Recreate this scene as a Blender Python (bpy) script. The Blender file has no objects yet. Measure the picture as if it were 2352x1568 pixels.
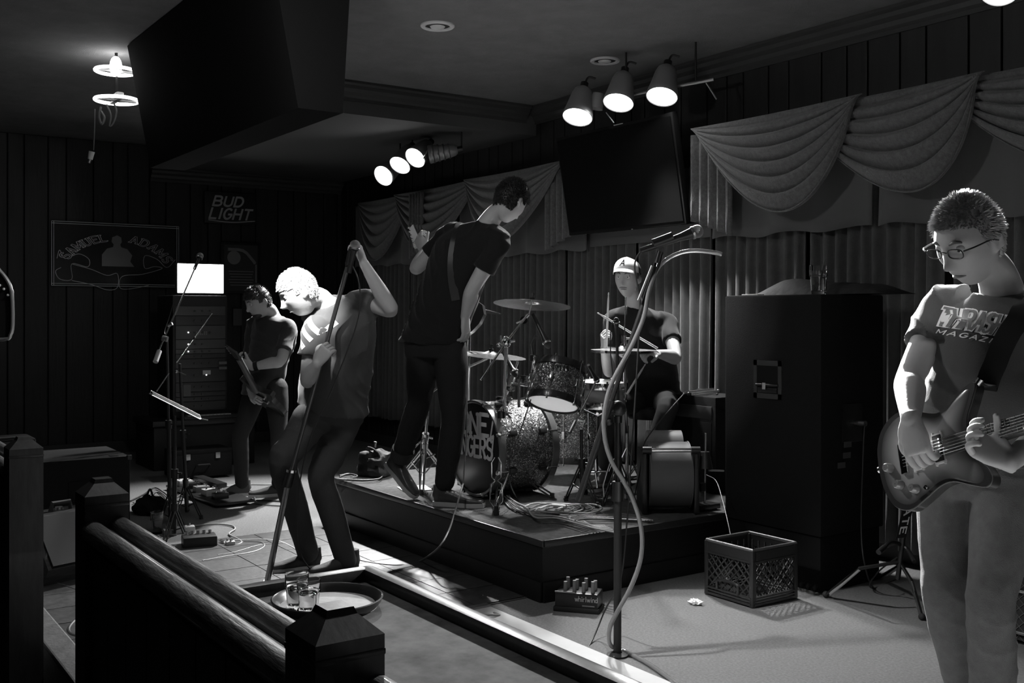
import bpy, bmesh, math, random
import numpy as np
from mathutils import Vector, Matrix, noise
from mathutils.bvhtree import BVHTree
random.seed(7)
PI = math.pi
# ------------------------------------------------------------------ camera, world, exposure, lights
# room axes: X runs along the back wall (towards the right end), Y towards the back wall, Z up. Stage floor z=0.
F = 2400.0; CX = 1176.0; HY = 720.0; EYE = 1.43
VX, VY = -0.823, 0.568            # view axis in room axes
RX, RY = 0.568, 0.823             # camera right in room axes
sc = bpy.context.scene
cd = bpy.data.cameras.new('camera'); cam = bpy.data.objects.new('camera', cd); sc.collection.objects.link(cam)
cd.sensor_width = 36; cd.lens = 36*F/2352; cd.shift_y = -64/2352; cd.clip_start = .05; cd.clip_end = 60
cam.location = (0, 0, EYE)
cam.rotation_euler = Vector((VX, VY, 0)).to_track_quat('-Z', 'Y').to_euler()
sc.camera = cam
w = bpy.data.worlds.new('world'); sc.world = w; w.use_nodes = True
w.node_tree.nodes['Background'].inputs[0].default_value = (1, 1, 1, 1)
w.node_tree.nodes['Background'].inputs[1].default_value = .005
sc.view_settings.view_transform = 'Standard'; sc.view_settings.look = 'None'
sc.view_settings.gamma = 1; sc.view_settings.use_curve_mapping = False
sc.view_settings.exposure = 0.0

def P(px, py, d):
    c = (px-CX)/F*d
    return Vector((RX*c+VX*d, RY*c+VY*d, EYE-(py-HY)/F*d))
def G(px, py, z=0.0):
    return P(px, py, (EYE-z)*F/(py-HY))
def onX(px, py, X):
    k = (px-CX)/F; return P(px, py, X/(RX*k+VX))
def onY(px, py, Y):
    k = (px-CX)/F; return P(px, py, Y/(RY*k+VY))
def camdir(x, y, z):              # (right, away, up) seen from the camera -> room direction
    return Vector((RX*x+VX*y, RY*x+VY*y, z)).normalized()

def spot(name, loc, aim, watts, angle, blend=.3, size=.05):
    l = bpy.data.lights.new(name, 'SPOT'); l.energy = watts; l.spot_size = math.radians(angle); l.spot_blend = blend
    l.shadow_soft_size = size
    o = bpy.data.objects.new(name, l); sc.collection.objects.link(o); o.location = loc
    o.rotation_euler = (Vector(aim)-Vector(loc)).to_track_quat('-Z', 'Y').to_euler()
    return o
def point(name, loc, watts, size=.1):
    l = bpy.data.lights.new(name, 'POINT'); l.energy = watts; l.shadow_soft_size = size
    o = bpy.data.objects.new(name, l); sc.collection.objects.link(o); o.location = loc
    return o
# lamp heads: (centre of the glowing face, aim point)
LAMPS_NEAR = [(P(1326, 270, 7.15), P(1300, 1050, 6.0)), (P(1420, 237, 7.0), P(1480, 1100, 6.4)), (P(1520, 223, 6.85), P(2110, 860, 3.0))]
LAMPS_FAR = [(P(880, 404, 9.2), P(600, 1150, 7.6)), (P(918, 380, 9.05), P(660, 1100, 6.6)), (P(953, 363, 8.9), P(740, 1000, 5.4))]
LAMPS_FRONT = [(P(560, -75, 4.2), P(690, 700, 5.45)), (P(640, -62, 4.1), P(2230, 760, 2.9)), (P(720, -70, 4.0), P(1760, 1470, 4.5))]
LAMP_SIDE = (P(2297, -28, 4.7), P(2150, 900, 3.1))
for i, (a, b) in enumerate(LAMPS_NEAR):
    n = (b-a).normalized(); spot('lamp_light_near', a+n*.03, b, (330, 300, 9500)[i], (85, 85, 23)[i], (.6, .6, .35)[i])
for i, (a, b) in enumerate(LAMPS_FAR):
    n = (b-a).normalized(); spot('lamp_light_far', a+n*.03, b, (800, 520, 420)[i], (70, 60, 50)[i], .6)
for i, (a, b) in enumerate(LAMPS_FRONT):
    n = (b-a).normalized(); spot('lamp_light_front', a+n*.03, b, (1100, 90, 340)[i], (14.5, 30, 37)[i], (.5, .7, .9)[i])
point('added_ceiling_fill', P(655, 40, 4.1), 34, .06)  # added point light that lifts the ceiling; has no lamp body
a, b = LAMP_SIDE; spot('lamp_light_side', a+(b-a).normalized()*.03, b, 900, 60, .6)
point('ring_lamp_light', P(250, 190, 7.2), 1.5, .12)

# ------------------------------------------------------------------ helpers
def tag(o, label=None, cat=None, group=None, kind=None):
    if label: o['label'] = label
    if cat: o['category'] = cat
    if group: o['group'] = group
    if kind: o['kind'] = kind
    return o
OFF = {}
def thing(name, loc, label, cat, group=None, kind=None):
    o = bpy.data.objects.new(name, None); sc.collection.objects.link(o); o.location = loc; o.empty_display_size = .05
    OFF[o.name] = Vector(loc); tag(o, label, cat, group, kind); return o

class MB:
    """collects world-space geometry"""
    def __init__(s): s.v = []; s.f = []
    def add(s, vs, fs):
        n = len(s.v); s.v.extend([Vector(v) for v in vs]); s.f.extend([tuple(i+n for i in f) for f in fs]); return s
    def box(s, c, size, ax=None, bev=0):
        c = Vector(c); hx, hy, hz = [q/2 for q in size]
        X, Y, Z = ax if ax else (Vector((1, 0, 0)), Vector((0, 1, 0)), Vector((0, 0, 1)))
        if not bev:
            vs = [c+X*(i*hx)+Y*(j*hy)+Z*(k*hz) for k in (-1, 1) for j in (-1, 1) for i in (-1, 1)]
            return s.add(vs, [(0, 2, 3, 1), (4, 5, 7, 6), (0, 1, 5, 4), (2, 6, 7, 3), (0, 4, 6, 2), (1, 3, 7, 5)])
        b = bmesh.new(); bmesh.ops.create_cube(b, size=1)
        for v in b.verts: v.co = Vector((v.co.x*hx*2, v.co.y*hy*2, v.co.z*hz*2))
        bmesh.ops.bevel(b, geom=b.edges[:], offset=bev, segments=2, affect='EDGES', profile=.6)
        b.verts.ensure_lookup_table()
        s.add([c+X*v.co.x+Y*v.co.y+Z*v.co.z for v in b.verts], [[q.index for q in f.verts] for f in b.faces]); b.free(); return s
    def tube(s, pts, r, n=10, cap=True, smooth=0):
        pts = [Vector(p) for p in pts]
        rs = list(r) if hasattr(r, '__len__') else [r]*len(pts)
        if smooth: pts, rs = spline(pts, rs, smooth)
        m = len(pts); N = len(s.v); prev = None
        for i, p in enumerate(pts):
            t = (pts[min(i+1, m-1)]-pts[max(i-1, 0)])
            t = t.normalized() if t.length > 1e-9 else Vector((0, 0, 1))
            if prev is None:
                a = t.orthogonal().normalized()
            else:
                a = prev-t*prev.dot(t)
                a = a.normalized() if a.length > 1e-6 else t.orthogonal().normalized()
            prev = a; b = t.cross(a)
            for k in range(n):
                th = 2*PI*k/n; s.v.append(p+(a*math.cos(th)+b*math.sin(th))*rs[i])
        for i in range(m-1):
            for k in range(n):
                k2 = (k+1) % n
                s.f.append((N+i*n+k, N+i*n+k2, N+(i+1)*n+k2, N+(i+1)*n+k))
        if cap:
            s.f.append(tuple(N+k for k in reversed(range(n)))); s.f.append(tuple(N+(m-1)*n+k for k in range(n)))
        return s
    def limb(s, pts, rs, n=16, smooth=4):
        """tube with round ends"""
        P2, R2 = spline([Vector(p) for p in pts], list(rs), smooth) if smooth and len(pts) > 2 else ([Vector(p) for p in pts], list(rs))
        a0 = (P2[0]-P2[1]).normalized(); a1 = (P2[-1]-P2[-2]).normalized()
        pre = [(P2[0]+a0*R2[0]*math.sin(t), R2[0]*math.cos(t)) for t in (1.5, 1.1, .7, .35)]
        post = [(P2[-1]+a1*R2[-1]*math.sin(t), R2[-1]*math.cos(t)) for t in (.35, .7, 1.1, 1.5)]
        return s.tube([p for p, _ in pre]+P2+[p for p, _ in post], [r for _, r in pre]+R2+[r for _, r in post], n)
    def cyl(s, a, b, r1, r2=None, n=20, cap=True):
        return s.tube([a, b], [r1, r1 if r2 is None else r2], n, cap)
    def sphere(s, c, r, ax=None, nu=16, nv=10):
        c = Vector(c); rx, ry, rz = r if hasattr(r, '__len__') else (r, r, r)
        X, Y, Z = ax if ax else (Vector((1, 0, 0)), Vector((0, 1, 0)), Vector((0, 0, 1)))
        vs = [c+Z*rz]; fs = []
        for j in range(1, nv):
            ph = PI*j/nv
            for i in range(nu):
                th = 2*PI*i/nu
                vs.append(c+X*(rx*math.sin(ph)*math.cos(th))+Y*(ry*math.sin(ph)*math.sin(th))+Z*(rz*math.cos(ph)))
        vs.append(c-Z*rz); L = len(vs)-1
        for i in range(nu):
            fs.append((0, 1+i, 1+(i+1) % nu)); fs.append((L, L-nu+(i+1) % nu, L-nu+i))
        for j in range(nv-2):
            for i in range(nu):
                a = 1+j*nu+i; b = 1+j*nu+(i+1) % nu
                fs.append((a, a+nu, b+nu, b))
        return s.add(vs, fs)
    def lathe(s, prof, o, axis=(0, 0, 1), n=32, cap=False):
        """prof: (radius, height along axis)"""
        o = Vector(o); Z = Vector(axis).normalized(); X = Z.orthogonal().normalized(); Y = Z.cross(X)
        N = len(s.v); m = len(prof)
        for r, h in prof:
            for k in range(n):
                th = 2*PI*k/n; s.v.append(o+Z*h+(X*math.cos(th)+Y*math.sin(th))*r)
        for i in range(m-1):
            for k in range(n):
                k2 = (k+1) % n; s.f.append((N+i*n+k, N+i*n+k2, N+(i+1)*n+k2, N+(i+1)*n+k))
        if cap:
            s.f.append(tuple(N+k for k in reversed(range(n)))); s.f.append(tuple(N+(m-1)*n+k for k in range(n)))
        return s
    def prism(s, poly, vec):
        vec = Vector(vec); n = len(poly); poly = [Vector(p) for p in poly]
        return s.add(poly+[p+vec for p in poly], [tuple(range(n))[::-1], tuple(range(n, 2*n))]+[(i, (i+1) % n, n+(i+1) % n, n+i) for i in range(n)])
    def grid(s, fn, nu, nv):
        N = len(s.v)
        for j in range(nv+1):
            for i in range(nu+1): s.v.append(Vector(fn(i/nu, j/nv)))
        for j in range(nv):
            for i in range(nu):
                a = N+j*(nu+1)+i; s.f.append((a, a+1, a+nu+2, a+nu+1))
        return s
    def rings(s, st, n=28, cap=True, p=2.4):
        """loft of super-ellipses; st = (centre, half-width vector, half-depth vector)"""
        N = len(s.v); m = len(st)
        for c, a, b in st:
            for k in range(n):
                th = 2*PI*k/n; ct, sn = math.cos(th), math.sin(th)
                x = math.copysign(abs(ct)**(2/p), ct); y = math.copysign(abs(sn)**(2/p), sn)
                s.v.append(Vector(c)+a*x+b*y)
        for i in range(m-1):
            for k in range(n):
                k2 = (k+1) % n; s.f.append((N+i*n+k, N+i*n+k2, N+(i+1)*n+k2, N+(i+1)*n+k))
        if cap:
            s.f.append(tuple(N+k for k in reversed(range(n)))); s.f.append(tuple(N+(m-1)*n+k for k in range(n)))
        return s

def spline(pts, rs, sub):
    if len(pts) < 3: 
        return pts, rs
    P4 = [pts[0]*2-pts[1]]+pts+[pts[-1]*2-pts[-2]]; R4 = [rs[0]]+rs+[rs[-1]]
    op, orr = [], []
    for i in range(1, len(P4)-2):
        for k in range(sub):
            t = k/sub; a, b, c, d = P4[i-1:i+3]
            op.append(.5*((2*b)+(c-a)*t+(2*a-5*b+4*c-d)*t*t+(3*b-a-3*c+d)*t**3))
            ra, rb, rc, rd = R4[i-1:i+3]
            orr.append(.5*((2*rb)+(rc-ra)*t+(2*ra-5*rb+4*rc-rd)*t*t+(3*rb-ra-3*rc+rd)*t**3))
    op.append(pts[-1]); orr.append(rs[-1]); return op, orr

def link(name, me, m, parent=None, smooth=True, base=None):
    """me: mesh with world-space verts"""
    if smooth:
        me.polygons.foreach_set('use_smooth', [True]*len(me.polygons))
        try: me.set_sharp_from_angle(angle=math.radians(38))
        except Exception: pass
    for q in (m if isinstance(m, (list, tuple)) else [m]): me.materials.append(q)
    o = bpy.data.objects.new(name, me); sc.collection.objects.link(o)
    off = OFF[parent.name] if parent else (Vector(base) if base is not None else Vector((0, 0, 0)))
    if parent: o.parent = parent
    else: o.location = off
    if off.length: me.transform(Matrix.Translation(-off))
    OFF[o.name] = off; return o
def mesh(mb):
    me = bpy.data.meshes.new('mesh'); me.from_pydata([tuple(v) for v in mb.v], [], mb.f); me.update(); return me
def part(name, mb, m, parent, smooth=True, label=None):
    o = link(name, mesh(mb), m, parent, smooth)
    if label: o['label'] = label
    return o
def single(name, mb, m, label, cat, group=None, kind=None, smooth=True):
    vs = mb.v; xs = [v.x for v in vs]; ys = [v.y for v in vs]; zs = [v.z for v in vs]
    o = link(name, mesh(mb), m, None, smooth, ((min(xs)+max(xs))/2, (min(ys)+max(ys))/2, min(zs)))
    return tag(o, label, cat, group, kind)
def struct(name, mb, m, smooth=False):
    o = link(name, mesh(mb), m, None, smooth); o['kind'] = 'structure'; return o
def copies(src, parent, offs, name=None):
    for q in offs:
        c = src.copy(); sc.collection.objects.link(c); c.parent = parent; c.location = src.location+Vector(q)
        OFF[c.name] = OFF[src.name]

# ------------------------------------------------------------------ materials (the photograph is black and white)
MATS = {}
def mat(name, v, rough=.6, metal=0, bump=0, bscale=60, var=0, vscale=8, spec=.5, coat=0, sheen=0, stretch=None):
    if name in MATS: return MATS[name]
    m = bpy.data.materials.new(name); m.use_nodes = True; nt = m.node_tree; b = nt.nodes['Principled BSDF']
    b.inputs['Base Color'].default_value = (v, v, v, 1); b.inputs['Roughness'].default_value = rough
    b.inputs['Metallic'].default_value = metal; b.inputs['Specular IOR Level'].default_value = spec
    b.inputs['Coat Weight'].default_value = coat; b.inputs['Sheen Weight'].default_value = sheen
    if bump or var:
        tc = nt.nodes.new('ShaderNodeTexCoord'); mp = nt.nodes.new('ShaderNodeMapping'); nt.links.new(tc.outputs['Object'], mp.inputs[0])
        if stretch: mp.inputs['Scale'].default_value = stretch
    if bump:
        n = nt.nodes.new('ShaderNodeTexNoise'); n.inputs['Scale'].default_value = bscale; n.inputs['Detail'].default_value = 4
        bp = nt.nodes.new('ShaderNodeBump'); bp.inputs['Strength'].default_value = bump; bp.inputs['Distance'].default_value = .01
        nt.links.new(mp.outputs[0], n.inputs['Vector']); nt.links.new(n.outputs['Fac'], bp.inputs['Height']); nt.links.new(bp.outputs[0], b.inputs['Normal'])
    if var:
        n = nt.nodes.new('ShaderNodeTexNoise'); n.inputs['Scale'].default_value = vscale; n.inputs['Detail'].default_value = 6; n.inputs['Roughness'].default_value = .65
        r = nt.nodes.new('ShaderNodeMapRange'); r.inputs[1].default_value = .3; r.inputs[2].default_value = .7
        r.inputs[3].default_value = v*(1-var); r.inputs[4].default_value = v*(1+var)
        nt.links.new(mp.outputs[0], n.inputs['Vector']); nt.links.new(n.outputs['Fac'], r.inputs[0])
        nt.links.new(r.outputs[0], b.inputs['Base Color'])
    MATS[name] = m; return m
def glow(name, s, v=1):
    m = bpy.data.materials.new(name); m.use_nodes = True; b = m.node_tree.nodes['Principled BSDF']
    b.inputs['Base Color'].default_value = (v, v, v, 1); b.inputs['Emission Color'].default_value = (1, 1, 1, 1); b.inputs['Emission Strength'].default_value = s
    MATS[name] = m; return m
def glass(name, rough=.02, tint=.95):
    m = bpy.data.materials.new(name); m.use_nodes = True; nt = m.node_tree; b = nt.nodes['Principled BSDF']
    b.inputs['Base Color'].default_value = (tint, tint, tint, 1); b.inputs['Roughness'].default_value = rough
    b.inputs['Transmission Weight'].default_value = 1; b.inputs['IOR'].default_value = 1.45
    MATS[name] = m; return m
def sparkle(name, v):
    m = bpy.data.materials.new(name); m.use_nodes = True; nt = m.node_tree; b = nt.nodes['Principled BSDF']
    tc = nt.nodes.new('ShaderNodeTexCoord'); vo = nt.nodes.new('ShaderNodeTexVoronoi'); vo.inputs['Scale'].default_value = 210
    nt.links.new(tc.outputs['Object'], vo.inputs['Vector'])
    sep = nt.nodes.new('ShaderNodeSeparateColor'); nt.links.new(vo.outputs['Color'], sep.inputs[0])
    gt = nt.nodes.new('ShaderNodeMath'); gt.operation = 'POWER'; gt.inputs[1].default_value = 7; nt.links.new(sep.outputs[0], gt.inputs[0])
    mr = nt.nodes.new('ShaderNodeMapRange'); mr.inputs[3].default_value = v; mr.inputs[4].default_value = 1.0
    nt.links.new(gt.outputs[0], mr.inputs[0]); nt.links.new(mr.outputs[0], b.inputs['Base Color'])
    mx = nt.nodes.new('ShaderNodeVectorMath'); mx.operation = 'SUBTRACT'; mx.inputs[1].default_value = (.5, .5, .5); nt.links.new(vo.outputs['Color'], mx.inputs[0])
    ml = nt.nodes.new('ShaderNodeVectorMath'); ml.operation = 'SCALE'; ml.inputs['Scale'].default_value = .75; nt.links.new(mx.outputs[0], ml.inputs[0])
    ge = nt.nodes.new('ShaderNodeNewGeometry'); ad = nt.nodes.new('ShaderNodeVectorMath'); ad.operation = 'ADD'
    nt.links.new(ge.outputs['Normal'], ad.inputs[0]); nt.links.new(ml.outputs[0], ad.inputs[1])
    nm = nt.nodes.new('ShaderNodeVectorMath'); nm.operation = 'NORMALIZE'; nt.links.new(ad.outputs[0], nm.inputs[0]); nt.links.new(nm.outputs[0], b.inputs['Normal'])
    b.inputs['Metallic'].default_value = .75; b.inputs['Roughness'].default_value = .35; b.inputs['Coat Weight'].default_value = .6; b.inputs['Coat Roughness'].default_value = .08
    MATS[name] = m; return m
BLACK = mat('black_paint', .012, .55); BLACKP = mat('black_plastic', .015, .35); MATT = mat('matt_black', .008, .9, spec=.2)
CARPETBLK = mat('black_speaker_carpet', .011, .95, bump=.3, bscale=300, spec=.2)
CHROME = mat('chrome', .75, .12, 1); STEEL = mat('dull_steel', .4, .35, 1); DARKSTEEL = mat('dark_steel', .08, .35, .9)
WHITE = mat('white_print', .8, .6); PAPER = mat('paper', .8, .8); GREY = mat('grey_plastic', .2, .5); LIGHTGREY = mat('light_grey_plastic', .45, .5)
RUBBER = mat('rubber', .02, .8); CABLEB = mat('black_cable', .02, .5); CABLEG = mat('grey_cable', .35, .5); CABLEM = mat('mid_grey_cable', .12, .45)
GLASS = glass('clear_glass'); LAMPGLOW = glow('lamp_glow', 14); DRUMHEAD = mat('white_drum_head', .9, .5); BRASS = mat('cymbal_bronze', .5, .25, 1, bump=.1, bscale=8, var=.3, vscale=30)
SKIN = mat('skin', .42, .5, bump=.05, bscale=80, var=.06, vscale=12); HAIR = mat('dark_hair', .03, .5); HAIRL = mat('brown_hair', .10, .45)
WOOD = mat('dark_varnished_wood', .03, .4, bump=.04, bscale=14, var=.4, vscale=6, coat=.15, stretch=(6, 6, 1))

def translucent(m, fac):
    nt = m.node_tree; out = next(n for n in nt.nodes if n.type == 'OUTPUT_MATERIAL'); pb = nt.nodes['Principled BSDF']
    tr = nt.nodes.new('ShaderNodeBsdfTranslucent'); tr.inputs[0].default_value = (.95, .95, .95, 1); mx = nt.nodes.new('ShaderNodeMixShader'); mx.inputs[0].default_value = fac
    nt.links.new(pb.outputs[0], mx.inputs[1]); nt.links.new(tr.outputs[0], mx.inputs[2]); nt.links.new(mx.outputs[0], out.inputs[0])
translucent(DRUMHEAD, .65)
# stroke lettering --------------------------------------------------
def arc(cx, cy, rx, ry, a0, a1, n=8):
    return [(cx+rx*math.cos(math.radians(a0+(a1-a0)*i/n)), cy+ry*math.sin(math.radians(a0+(a1-a0)*i/n))) for i in range(n+1)]
LET = {
 'A': [[(0, 0), (.35, 1), (.7, 0)], [(.13, .34), (.57, .34)]],
 'B': [[(0, 0), (0, 1)], [(0, 1)]+arc(.38, .76, .24, .24, 90, -90)+[(0, .52)], [(0, .52)]+arc(.4, .26, .28, .26, 90, -90)+[(0, 0)]],
 'D': [[(0, 0), (0, 1)], [(0, 1)]+arc(.3, .5, .38, .5, 90, -90, 12)+[(0, 0)]],
 'E': [[(.62, 1), (0, 1), (0, 0), (.62, 0)], [(0, .52), (.5, .52)]],
 'G': [arc(.36, .5, .36, .5, 50, 340, 14)+[(.7, .45), (.42, .45)]],
 'H': [[(0, 0), (0, 1)], [(.66, 0), (.66, 1)], [(0, .5), (.66, .5)]],
 'I': [[(.1, 0), (.1, 1)]],
 'L': [[(0, 1), (0, 0), (.58, 0)]],
 'M': [[(0, 0), (.05, 1), (.42, .25), (.79, 1), (.84, 0)]],
 'N': [[(0, 0), (0, 1), (.64, 0), (.64, 1)]],
 'O': [arc(.37, .5, .37, .5, 0, 360, 18)],
 'R': [[(0, 0), (0, 1)], [(0, 1)]+arc(.38, .75, .24, .25, 90, -90)+[(0, .5)], [(.3, .5), (.66, 0)]],
 'S': [arc(.33, .75, .3, .25, 35, 270, 10)+arc(.33, .25, .32, .25, 90, -145, 10)],
 'T': [[(0, 1), (.7, 1)], [(.35, 1), (.35, 0)]],
 'U': [[(0, 1), (0, .3)]+arc(.33, .3, .33, .3, 180, 360, 10)+[(.66, 1)]],
 'Z': [[(0, 1), (.62, 1), (0, 0), (.62, 0)]],
 'w': [[(0, .6), (.15, 0), (.3, .55), (.45, 0), (.6, .6)]], 'h': [[(0, 0), (0, 1)], [(0, .4)]+arc(.2, .4, .2, .2, 160, 0, 6)+[(.4, 0)]],
 'i': [[(.1, 0), (.1, .6)], [(.1, .8), (.1, .9)]], 'r': [[(0, 0), (0, .6)], [(0, .35)]+arc(.2, .35, .2, .25, 180, 60, 5)],
 'l': [[(.1, 0), (.1, 1)]], 'n': [[(0, 0), (0, .6)], [(0, .4)]+arc(.2, .4, .2, .2, 160, 0, 6)+[(.4, 0)]], 'd': [arc(.2, .3, .2, .3, 0, 360, 10), [(.42, 0), (.42, 1)]],
 'a': [arc(.2, .3, .2, .3, 0, 360, 10), [(.42, 0), (.42, .6)]], 'k': [[(0, 0), (0, 1)], [(.38, .6), (0, .25)], [(.12, .35), (.4, 0)]],
 '*': [[(.35, 1.05), (.1, .45), (.38, .52), (.2, -.2)]], ' ': []}
LW = {'I': .2, 'M': .84, ' ': .3, 'w': .6, 'h': .4, 'i': .2, 'r': .3, 'l': .2, 'n': .4, 'd': .42, 'a': .42, 'k': .4, '*': .45, 'L': .58, 'E': .62}
def strokes(mb, txt, fn, width, weight, gap=.22, serif=0, sub=3, lift=0, nrm=None):
    cnt = [0]
    tot = sum(LW.get(c, .7)+gap for c in txt)-gap; sx = width/tot; x0 = 0
    def ribbon(pl, w):
        for (ax, ay), (bx, by) in zip(pl[:-1], pl[1:]):
            L = math.hypot(bx-ax, by-ay)
            if L < 1e-6: continue
            tx, ty = (bx-ax)/L, (by-ay)/L; nx, ny = -ty*w/2, tx*w/2
            k = max(1, min(sub, int(L/.1)))
            ax -= tx*w*.32; ay -= ty*w*.32; bx += tx*w*.32; by += ty*w*.32
            vs = []
            for q in range(k+1):
                t = q/k; cx, cy = ax+(bx-ax)*t, ay+(by-ay)*t
                vs += [fn(cx+nx, cy+ny), fn(cx-nx, cy-ny)]
            if any(v is None for v in vs): continue
            nn = (vs[1]-vs[0]).cross(vs[2]-vs[0]); cnt[0] += 1
            if nn.length > 1e-12:
                nn.normalize(); nn = nrm or (nn if nn.dot(Vector((0, 0, EYE))-vs[0]) > 0 else -nn); vs = [v+nn*(lift+cnt[0]*.00006) for v in vs]
            mb.add(vs, [(2*q, 2*q+1, 2*q+3, 2*q+2) for q in range(k)])
    for c in txt:
        for st in LET.get(c, []):
            pl = [(x0+x*sx, y) for x, y in st]
            ribbon(pl, weight)
            if serif:
                for (x, y) in (pl[0], pl[-1]):
                    if y < .02 or y > .98: ribbon([(x-serif, min(max(y, .03), .97)), (x+serif, min(max(y, .03), .97))], weight*.7)
        x0 += (LW.get(c, .7)+gap)*sx
# ------------------------------------------------------------------ the room
XL, YB, H = -11.2, 5.3, 3.2
XR, YN = 3.2, -3.4
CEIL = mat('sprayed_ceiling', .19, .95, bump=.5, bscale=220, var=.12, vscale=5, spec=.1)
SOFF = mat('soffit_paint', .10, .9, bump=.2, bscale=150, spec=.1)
WALLP = mat('dark_stained_panelling', .022, .55, bump=.2, bscale=8, var=.25, vscale=3, stretch=(6, 6, .6))
WALLB = mat('dark_wall_backing', .01, .9)
FCARP = mat('grey_stage_carpet', .22, 1, bump=.6, bscale=500, var=.22, vscale=90, spec=.05)
FPALE = mat('pale_vinyl_floor', .5, .55, bump=.05, bscale=40, var=.05, vscale=10)
FTILE = mat('worn_floor_tile', .045, .42, bump=.15, bscale=30, var=.5, vscale=14)
GROUT = mat('tile_grout', .10, .8)
AUD = mat('dark_audience_carpet', .02, 1, bump=.4, bscale=300, spec=.05)
RISERTOP = mat('riser_carpet', .09, .95, bump=.5, bscale=350, var=.3, vscale=30, spec=.1)
RISERBLK = mat('riser_black_paint', .008, .5, bump=.1, bscale=30, var=.3, vscale=6)
MOULD = mat('crown_moulding_paint', .05, .5)

struct('floor', MB().box(((XL-.2+XR)/2, (.9+YB+.2)/2, -.15), (XR-XL+.2, YB+.2-.9, .3)), FCARP)
struct('floor', MB().box(((XL-.2+XR)/2, (YN+.9)/2-.1, -.35), (XR-XL+.2, .9-YN+.2, .1)), AUD)
# lower step in front of the stage, left of the rail
o = MB().box((-6.1, .72, -.225), (3.6, .36, .15)); struct('trim_1', o, mat('step_carpet', .035, .9, bump=.4, bscale=200))
struct('ceiling', MB().box(((XL+XR)/2, (YN+YB)/2, H+.05), (XR-XL+.4, YB-YN+.4, .1)), CEIL)
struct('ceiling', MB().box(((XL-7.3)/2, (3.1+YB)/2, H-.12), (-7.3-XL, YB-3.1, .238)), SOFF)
# hanging bulkhead, leaning a little
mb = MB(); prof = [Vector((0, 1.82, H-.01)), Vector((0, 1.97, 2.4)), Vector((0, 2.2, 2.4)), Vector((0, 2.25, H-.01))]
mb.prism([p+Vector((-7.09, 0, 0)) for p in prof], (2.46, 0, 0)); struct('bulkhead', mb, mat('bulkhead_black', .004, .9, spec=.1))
# pale floor strip and tiles
struct('trim_2', MB().box(((-4.25+1.5)/2, 1.85, .003), (5.75, 1.9, .006)), FPALE)
struct('trim_3', MB().box((-4.26, 1.98, .008), (.04, 1.64, .016)), mat('threshold_metal', .35, .4, .9))
tf = MB().box(((-6.5-4.28)/2, (.98+3.05)/2, .002), (2.22, 2.07, .004)); tfl = struct('floor', tf, GROUT)
nx, ny = 8, 7; tw, th_ = 2.2/nx, 2.05/ny; first = None; offs = []
for i in range(nx):
    for j in range(ny):
        c = Vector((-6.49+tw*(i+.5), .99+th_*(j+.5), .0065))
        if first is None:
            first = part('tile', MB().box(c, (tw-.006, th_-.006, .005)), FTILE, tfl, False); c0 = c
        else: offs.append(c-c0+Vector((0, 0, random.uniform(0, .0012))))
copies(first, tfl, offs)
struct('trim_4', MB().box(((-8.6-3.6)/2, .945, .012), (5.0, .11, .024), bev=.008), mat('nosing', .09, .5, bump=.2, bscale=60, var=.4, vscale=20))

def panel_wall(name, horiz, a0, a1, fixed, z0, z1, sgn):
    """plank wall; horiz 'x' -> planks spread along X at Y=fixed"""
    if horiz == 'x': base = MB().box(((a0+a1)/2, fixed+.1, (z0+z1)/2), (a1-a0, .16, z1-z0))
    else: base = MB().box((fixed+sgn*.1, (a0+a1)/2, (z0+z1)/2), (.16, a1-a0, z1-z0))
    wl = struct(name, base, WALLB); a = a0; k = 0
    meshes = {}
    while a < a1-.01:
        wd = (.19, .15, .22, .17, .26)[k % 5]; wd = min(wd, a1-a); key = round(wd, 4)
        if horiz == 'x': c = Vector((a+wd/2, fixed+.008, (z0+z1)/2)); sz = (wd-.012, .03, z1-z0-.01)
        else: c = Vector((fixed+sgn*.008, a+wd/2, (z0+z1)/2)); sz = (.03, wd-.012, z1-z0-.01)
        if key in meshes:
            s, cs = meshes[key]; copies(s, wl, [c-cs])
        else:
            meshes[key] = (part('plank', MB().box(c, sz, bev=.004), WALLP, wl, False), c)
        a += wd; k += 1
    return wl
panel_wall('wall_back', 'x', XL, XR, YB, 0, H, 1)
panel_wall('wall_left', 'y', YN, YB, XL, -.3, H, -1)
struct('wall_right', MB().box((XR+.05, (YN+YB)/2, 1.45), (.1, YB-YN+.3, 3.5)), WALLB)
struct('wall_front', MB().box(((XL+XR)/2, YN-.05, 1.45), (XR-XL+.3, .1, 3.5)), WALLB)
def crown(name, a, b, out):
    a = Vector(a); b = Vector(b); out = Vector(out); up = Vector((0, 0, 1))
    pr = [(0, 0), (.10, 0), (.10, -.018), (.075, -.03), (.07, -.055), (.04, -.075), (.03, -.10), (.012, -.115), (.012, -.14), (0, -.14)]
    mb = MB(); mb.prism([a+out*x+up*z for x, z in pr], b-a); return struct(name, mb, MOULD)
crown('trim_5', (-7.3, YB-.01, H-.002), (XR, YB-.01, H-.002), (0, -1, 0))
crown('trim_6', (-7.3, 3.1, H-.002), (-7.3, YB-.12, H-.002), (1, 0, 0))
crown('trim_7', (XL+.03, 3.1, H-.242), (XL+.03, YB-.02, H-.242), (1, 0, 0))
struct('baseboard_back', MB().box(((XL+XR)/2, YB-.02, .06), (XR-XL, .03, .12)), MOULD)
struct('baseboard_left', MB().box((XL+.035, (YN+YB)/2, .06), (.03, YB-YN, .12)), MOULD)

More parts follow.
